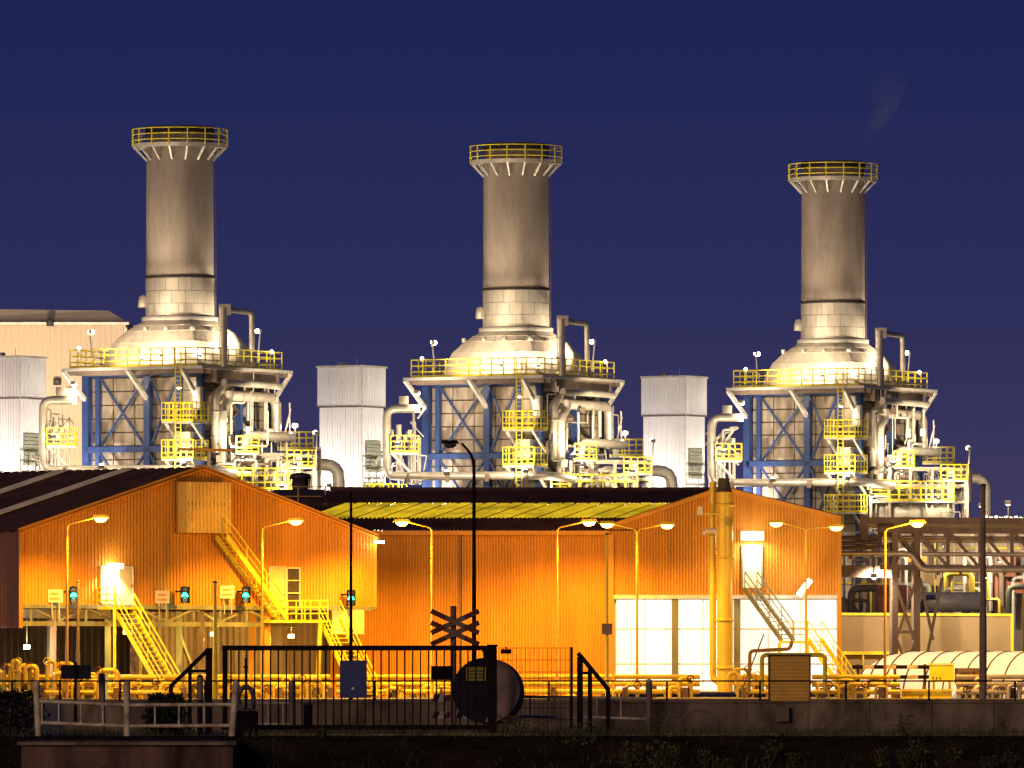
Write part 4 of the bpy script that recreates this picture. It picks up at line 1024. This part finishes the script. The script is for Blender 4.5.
for x in (344, 363): rbox('clip', f(x,664)-Vector((0,.07,0)), (.05,.12,.05), 'black', bs)
# St Andrew's cross
cs = thing('crossing_sign', 'double red and white level crossing cross on a post', 'crossing sign', f(454,667,3)); cs.location.z = 0
tubebar('post', f(453.5,606,3), f(453.5,730,3), m(3.1,FD), 'signgrey', cs)
for yc in (622, 633.5):
    for sgn in (-1, 1):
        p, q = f(455-24, yc-11*sgn, 2.8 - .05*sgn - (yc-622)*.004), f(455+24, yc+11*sgn, 2.8 - .05*sgn - (yc-622)*.004)
        a = bar('cross_arm', p, q, m(5.2,FD), 'signgrey', cs, .03)
        a.matrix_basis = Matrix.Translation(-wloc(cs)) @ barmat(p, q, .03, m(5.2,FD))
        for u0, u1 in ((0,.3),(.7,1)):
            e = bar('red_end', p.lerp(q,u0), p.lerp(q,u1), .04, 'redpaint', cs); e.matrix_basis = Matrix.Translation(-wloc(cs)+Vector((0,-.006,0))) @ barmat(p.lerp(q,u0), p.lerp(q,u1), .034, m(5.3,FD))
MB().box(f(431,0,3).x, f(452,0,3).x, FD+2.86, FD+2.92, f(0,680,3).z, f(0,666,3).z).build('board', 'black', cs)
br = thing('striped_barricade', 'low red and white striped barricade beneath the crossing sign', 'barricade', f(455,667,3.4)); br.location.z = 0
for y, x1 in ((698,456), (715,474)):
    n = int((x1-433)/6)
    for k in range(n):
        a = f(433+6*k, y, 3.4); b2 = f(439+6*k, y, 3.4)
        MB().add([a+Vector((0,0,-m(3.5,FD)))+Vector((m(1.5,FD)*-1,0,0)), b2+Vector((-m(1.5,FD),0,-m(3.5,FD))), b2+Vector((m(1.5,FD),0,m(3.5,FD))), a+Vector((m(1.5,FD),0,m(3.5,FD))),
                  a+Vector((-m(1.5,FD),.04,-m(3.5,FD))), b2+Vector((-m(1.5,FD),.04,-m(3.5,FD))), b2+Vector((m(1.5,FD),.04,m(3.5,FD))), a+Vector((m(1.5,FD),.04,m(3.5,FD)))],
                 [(0,1,2,3),(7,6,5,4),(0,4,5,1),(1,5,6,2),(2,6,7,3),(3,7,4,0)]).build('stripe', 'whitepaint' if k % 2 else 'redpaint', br)
for x in (436, 470): bar('leg', f(x,732,3.5), f(x,694 if x < 450 else 712,3.5), m(3.5,FD), 'brownsteel', br)
# drum
dr = thing('cable_drum', 'large dark round drum with faint yellow notice behind the gate post', 'drum', f(487,667,1.5)); dr.location.z = 0
axd = Vector((.22,.975,0)).normalized()
c1_ = f(488,690.5,1.0); Rr = m(33,FD); c2_ = c1_ + axd*.45 + Vector((0,0,-.05))
for c, e, nm, mt_ in ((c1_, .07, 'front_flange', 'navy'), (c2_, .08, 'rear_flange', 'rust')):
    if nm == 'rear_flange': MB().tube([c, c+axd*e], Rr, 48).build(nm, mt_, dr)
MB().prism([c1_ + Vector((Rr*math.cos(a)-.08, -.02, Rr*math.sin(a))) for a in [math.radians(78 + i*204/30) for i in range(31)]], (0,.06,0)).build('cover_plate', 'navy', dr)
MB().tube([c1_+axd*.07, c2_], Rr*.97, 40).build('barrel', 'rust', dr)
nt = MB().box(f(466,0).x, f(486,0).x, FD+.88, FD+.93, f(0,681).z, f(0,667).z).build('notice', 'signyellow', dr)
for k in range(3): bar('lettering', f(469,671+3.2*k)+Vector((0,.86,0)), f(483,671+3.2*k)+Vector((0,.86,0)), .02, 'dark', nt, .025)
for s in (-.5,.5): rbox('chock', c1_+axd*.6+Vector((s,0,-Rr-.02)), (.2,.5,.3), 'brownsteel', dr)
# wire mesh fence panel
mf = thing('mesh_fence', 'fine wire mesh fence panel right of the drum', 'fence', f(537,667,2)); mf.location.z = 0
mm = MB()
for k in range(17): mm.bar(f(499+4.4*k,648,2), f(499+4.4*k,732,2), .012)
for k in range(8): mm.bar(f(498,648+12*k,2), f(572,648+12*k,2), .016)
mm.build('mesh_panel', 'black', mf)
bar('post', f(571.5,647,2), f(571.5,735,2), m(3,FD), 'black', mf)
t = thing('small_plate', 'small black plate hanging beside the gate post top', 'sign', f(506,651,1.9)); rbox('plate', f(506,651.5,1.9), (.28,.03,.12), 'black', t); rbox('clip', f(506,648.5,1.95), (.04,.06,.08), 'black', t)
# slanted handrail
sl = thing('slanted_handrail', 'black slanted handrail frame right of the mesh fence', 'handrail', f(595,667,.5)); sl.location.z = 0
for a, b2, w in (((580,657),(580,733),6), ((590,668),(590,733),4.5), ((578,653),(608,689),4.5), ((608,687),(608,735),4.5), ((580,673),(592,673),3)): bar('frame_bar', f(*a,.5), f(*b2,.5), m(w,FD), 'black', sl)
# navy board on a post at left
nb_ = thing('navy_board', 'dark navy rectangular board on a post left of leftmost stair', 'sign', f(76,667,8)); nb_.location.z = 0
MB().box(W(61,0,213).x, W(91,0,213).x, 213, 213.06, W(0,679,213).z, W(0,665,213).z).build('board', 'navy', nb_); bar('post', W(75.5,704,213)+Vector((0,-.06,0)), W(75.5,662,213)+Vector((0,-.06,0)), .07, 'black', nb_)
bar('base', W(75.5,722,213), W(75.5,700,213), .09, 'black', nb_)
# bollards
for x, y, D, r_, lab in ((102,676,214,3.3,'dark round bollard right of the navy board'), (200,677,210,3.2,'dark round bollard behind slanted guide frame'), (308,705,208,4.5,'short thick black bollard behind the gate bars'), (322,730,201,4.0,'small dark bollard on the bank below the gate')):
    b0 = W(x,667,D); b0.z = -.15 if y < 729 else -.35; b1 = W(x,y,D); t = thing('bollard', lab, 'bollard', b0)
    MB().tube([b0, b1], m(r_,D), 12).build('shaft', 'black' if x > 300 else 'brownsteel', t); MB().lathe([(0,.07),(m(r_,D)*.7,.05),(m(r_,D)*1.05,0)], b1, 12).build('cap', 'dark', t)
# life ring on a stand
lf = thing('life_ring', 'dark ring buoy hanging on a stand beside the railing end', 'life ring', f(246,700,-1.5))
c = f(246,699,-1.5)
MB().tube([c + Vector((m(7.5,FD)*math.cos(a), 0, m(12,FD)*math.sin(a))) for a in [2*math.pi*i/28 for i in range(29)]], m(2.4,FD), 8, False).build('ring', 'dark', lf)
for k in range(4):
    a = math.pi/4+k*math.pi/2; MB().tube([c + Vector((m(7.5,FD)*math.cos(a+e), 0, m(12,FD)*math.sin(a+e))) for e in (-.15,0,.15)], m(2.8,FD), 8, False).build('band', 'signgrey', lf)
sb = thing('ring_stand', 'black box stand with thin rod under the life ring', 'stand', f(247,667,-1)); sb.location.z = 0
MB().box(f(236,0,-1).x, f(258,0,-1).x, FD-1.6, FD-.9, -.3, f(0,711,-1).z).build('box', 'black', sb); bar('rod', f(245.5,711,-1.2), f(245.5,658,-1.2), m(1.6,FD), 'black', sb); bar('cross_piece', f(243,667,-1.2), f(248,667,-1.2), m(1.6,FD), 'black', sb)
# bent hoop pipes against the wall
t = thing('hoop_pipe', 'thin bent hoop pipes against the concrete wall', 'pipe', W(690,667,214)); t.location.z = 0
for xc, w, h_ in ((673,9,14), (699,20,18)):
    MB().tube([W(xc+w*math.cos(a), 730-h_*math.sin(a)*1.1, 214.5) for a in [math.pi*i/14 for i in range(15)]], .03, 6).build('hoop', 'brownsteel', t)
# coping strip on the bank
cp = thing('quay_coping', 'pale broken concrete coping along the bank top', 'kerb', W(512,667,203)); cp.location.z = 0
for k in range(26):
    x0 = 255 + 31*k; D = 203.6
    if k in (9, 21): continue
    MB().box(W(x0,0,D).x, W(x0+30.3,0,D).x, D+random.uniform(-.05,.05), D+.5, -.1, .05+random.uniform(-.02,.03)).build('coping_block', 'concrete', cp)

# ---------------------------------------------------------------- plants
def leaf_mesh(seed, h, n, spread, size, name='leaves'):
    rnd = random.Random(seed); b = MB()
    for k in range(n):
        z = h*rnd.random()**.8; a = rnd.random()*6.283; r_ = spread*(.25+.75*rnd.random())*(1.05-.55*abs(z/h-.45))
        c = Vector((r_*math.cos(a), r_*math.sin(a), z)); s = size*rnd.uniform(.5,1.3)
        d = Vector((rnd.uniform(-1,1), rnd.uniform(-1,1), rnd.uniform(-.3,.9))).normalized(); o = d.orthogonal().normalized()*s*.38
        b.add([c, c+d*s*.5+o, c+d*s, c+d*s*.5-o], [(0,1,2,3)])
    return b
def stems(seed, h, n, spread):
    rnd = random.Random(seed); b = MB()
    for k in range(n):
        a = rnd.random()*6.283; b.tube([(0,0,0), (spread*.4*math.cos(a),spread*.4*math.sin(a),h*.5), (spread*.8*math.cos(a),spread*.8*math.sin(a),h*rnd.uniform(.7,1))], [.014,.01,.005], 5)
    return b
rnd = random.Random(5)
protos = []
for v in range(4):
    l = leaf_mesh(20+v, .75, 110, .36, .10); s = stems(30+v, .75, 6, .32)
    ml = l.build('leaves', 'leaf'); ms = s.build('stem', 'stem'); protos.append((ml.data, ms.data))
    bpy.data.objects.remove(ml); bpy.data.objects.remove(ms)
spots = []
for k in range(17):
    spots.append((628 + 24.5*k + rnd.uniform(-8,8), rnd.uniform(196.2,198.2), rnd.uniform(.45,1.0)))
spots += [(541,200.2,.6), (573,199.4,.8), (592,199.6,.85), (520,200.5,.7), (100,196,.8), (60,196,.7), (505,202,.7), (905,201.5,.7), (655,202,.6)]
words = ['leftmost', 'second', 'third', 'fourth', 'fifth', 'sixth', 'seventh', 'eighth', 'ninth', 'tenth', 'eleventh', 'twelfth', 'thirteenth', 'fourteenth', 'fifteenth', 'sixteenth', 'rightmost']
for i, (x, D, s) in enumerate(spots):
    z = -.15 - (200-D)*.28 if D < 200 else 0
    o = W(x,667,D); o.z = z
    lab = ('%s olive weed along the lower right bank edge' % words[i]) if i < 17 else ['small olive weed below the drum right side', 'olive weed below the slanted handrail, left one', 'olive weed below the slanted handrail, right one', 'small weed just right of gate post foot', 'dim weed on abutment face, right one', 'dim weed on abutment face, left one', 'small weed at the gate post foot', 'small weed on bank below the control box', 'small weed at thick railing end post foot'][i-17]
    t = thing('weed', lab, 'plant', o, 'weeds on the bank')
    for nm, me in (('leaves', protos[i % 4][0]), ('stem', protos[i % 4][1])):
        c = bpy.data.objects.new(nm, me); COL.objects.link(c); c.parent = t
    t.scale = (s*1.1, s*1.1, s); t.rotation_euler.z = rnd.random()*6
for x, D, h_, sp, lab in ((10,203,1.1,1.0,'dark bush at the left picture edge'), (165,206,1.0,.55,'dark rounded bush behind the cream railing')):
    o = W(x,667,D); o.z = 0; t = thing('bush', lab, 'bush', o)
    b = leaf_mesh(int(x), h_, 1500, sp, .13); b.v = [v + o for v in b.v]; b.build('leaves', 'bushleaf', t)
    b = stems(int(x), h_*.8, 9, sp); b.v = [v + o for v in b.v]; b.build('stem', 'stem', t)
gb = MB(); rg = random.Random(9)
for k in range(9000):
    x = rg.uniform(-20, 1044); D = rg.uniform(197.5, 215.5)
    if 30 < x < 245 and D < 203.4: continue
    if rg.random() < .35 and D > 204: continue
    z = 0 if D > 200.2 else -.1-(200.2-D)*.26
    p = W(x,667,D); p.z = z; h_ = rg.uniform(.08,.26); a = rg.random()*6.28; e = Vector((math.cos(a),math.sin(a),0))*.015; ln = Vector((rg.uniform(-.1,.1),rg.uniform(-.1,.1),h_))
    gb.add([p-e, p+e, p+ln], [(0,1,2)])
tag(gb.build('grass', 'leaf'), 'sparse dark grass on the bank and before the low wall', 'grass', kind='stuff')

# ---------------------------------------------------------------- thin steam from the rightmost chimney
D = place[2][1]
sm = bpy.data.materials.new('steam'); sm.use_nodes = True
nt_ = sm.node_tree; nt_.nodes.remove(nt_.nodes['Principled BSDF'])
vn = nt_.nodes.new('ShaderNodeVolumePrincipled'); vn.inputs['Color'].default_value = (.9, .9, .95, 1); vn.inputs['Anisotropy'].default_value = .1
gg = nt_.nodes.new('ShaderNodeNewGeometry'); tn = nt_.nodes.new('ShaderNodeTexNoise'); tn.inputs['Scale'].default_value = 1.3; tn.inputs['Detail'].default_value = 3
mr = nt_.nodes.new('ShaderNodeMapRange'); mr.inputs[1].default_value = .25; mr.inputs[2].default_value = .8; mr.inputs[3].default_value = 0; mr.inputs[4].default_value = 1.0
nt_.links.new(gg.outputs['Position'], tn.inputs['Vector']); nt_.links.new(tn.outputs['Fac'], mr.inputs[0]); sz = nt_.nodes.new('ShaderNodeSeparateXYZ'); zr2 = nt_.nodes.new('ShaderNodeMapRange'); zr2.interpolation_type = 'SMOOTHSTEP'; zr2.inputs[1].default_value = W(0,165,D).z; zr2.inputs[2].default_value = W(0,62,D).z; zr2.inputs[3].default_value = .26; zr2.inputs[4].default_value = 0
mu = nt_.nodes.new('ShaderNodeMath'); mu.operation = 'MULTIPLY'
nt_.links.new(gg.outputs['Position'], sz.inputs[0]); nt_.links.new(sz.outputs['Z'], zr2.inputs[0]); nt_.links.new(zr2.outputs[0], mu.inputs[0]); nt_.links.new(mr.outputs[0], mu.inputs[1]); nt_.links.new(mu.outputs[0], vn.inputs['Density'])
nt_.links.new(vn.outputs[0], nt_.nodes['Material Output'].inputs['Volume'])
path = [W(x, y, D) for x, y in ((860,160), (861,150), (866,140), (874,128), (884,110), (889,85), (884,55), (878,20))]
tag(MB().tube(path, [.12, .2, .34, .55, .95, 1.5, 2.2, 2.6], 14).build('steam_plume', sm), 'thin pale steam drifting up from the rightmost chimney', 'steam', kind='stuff')
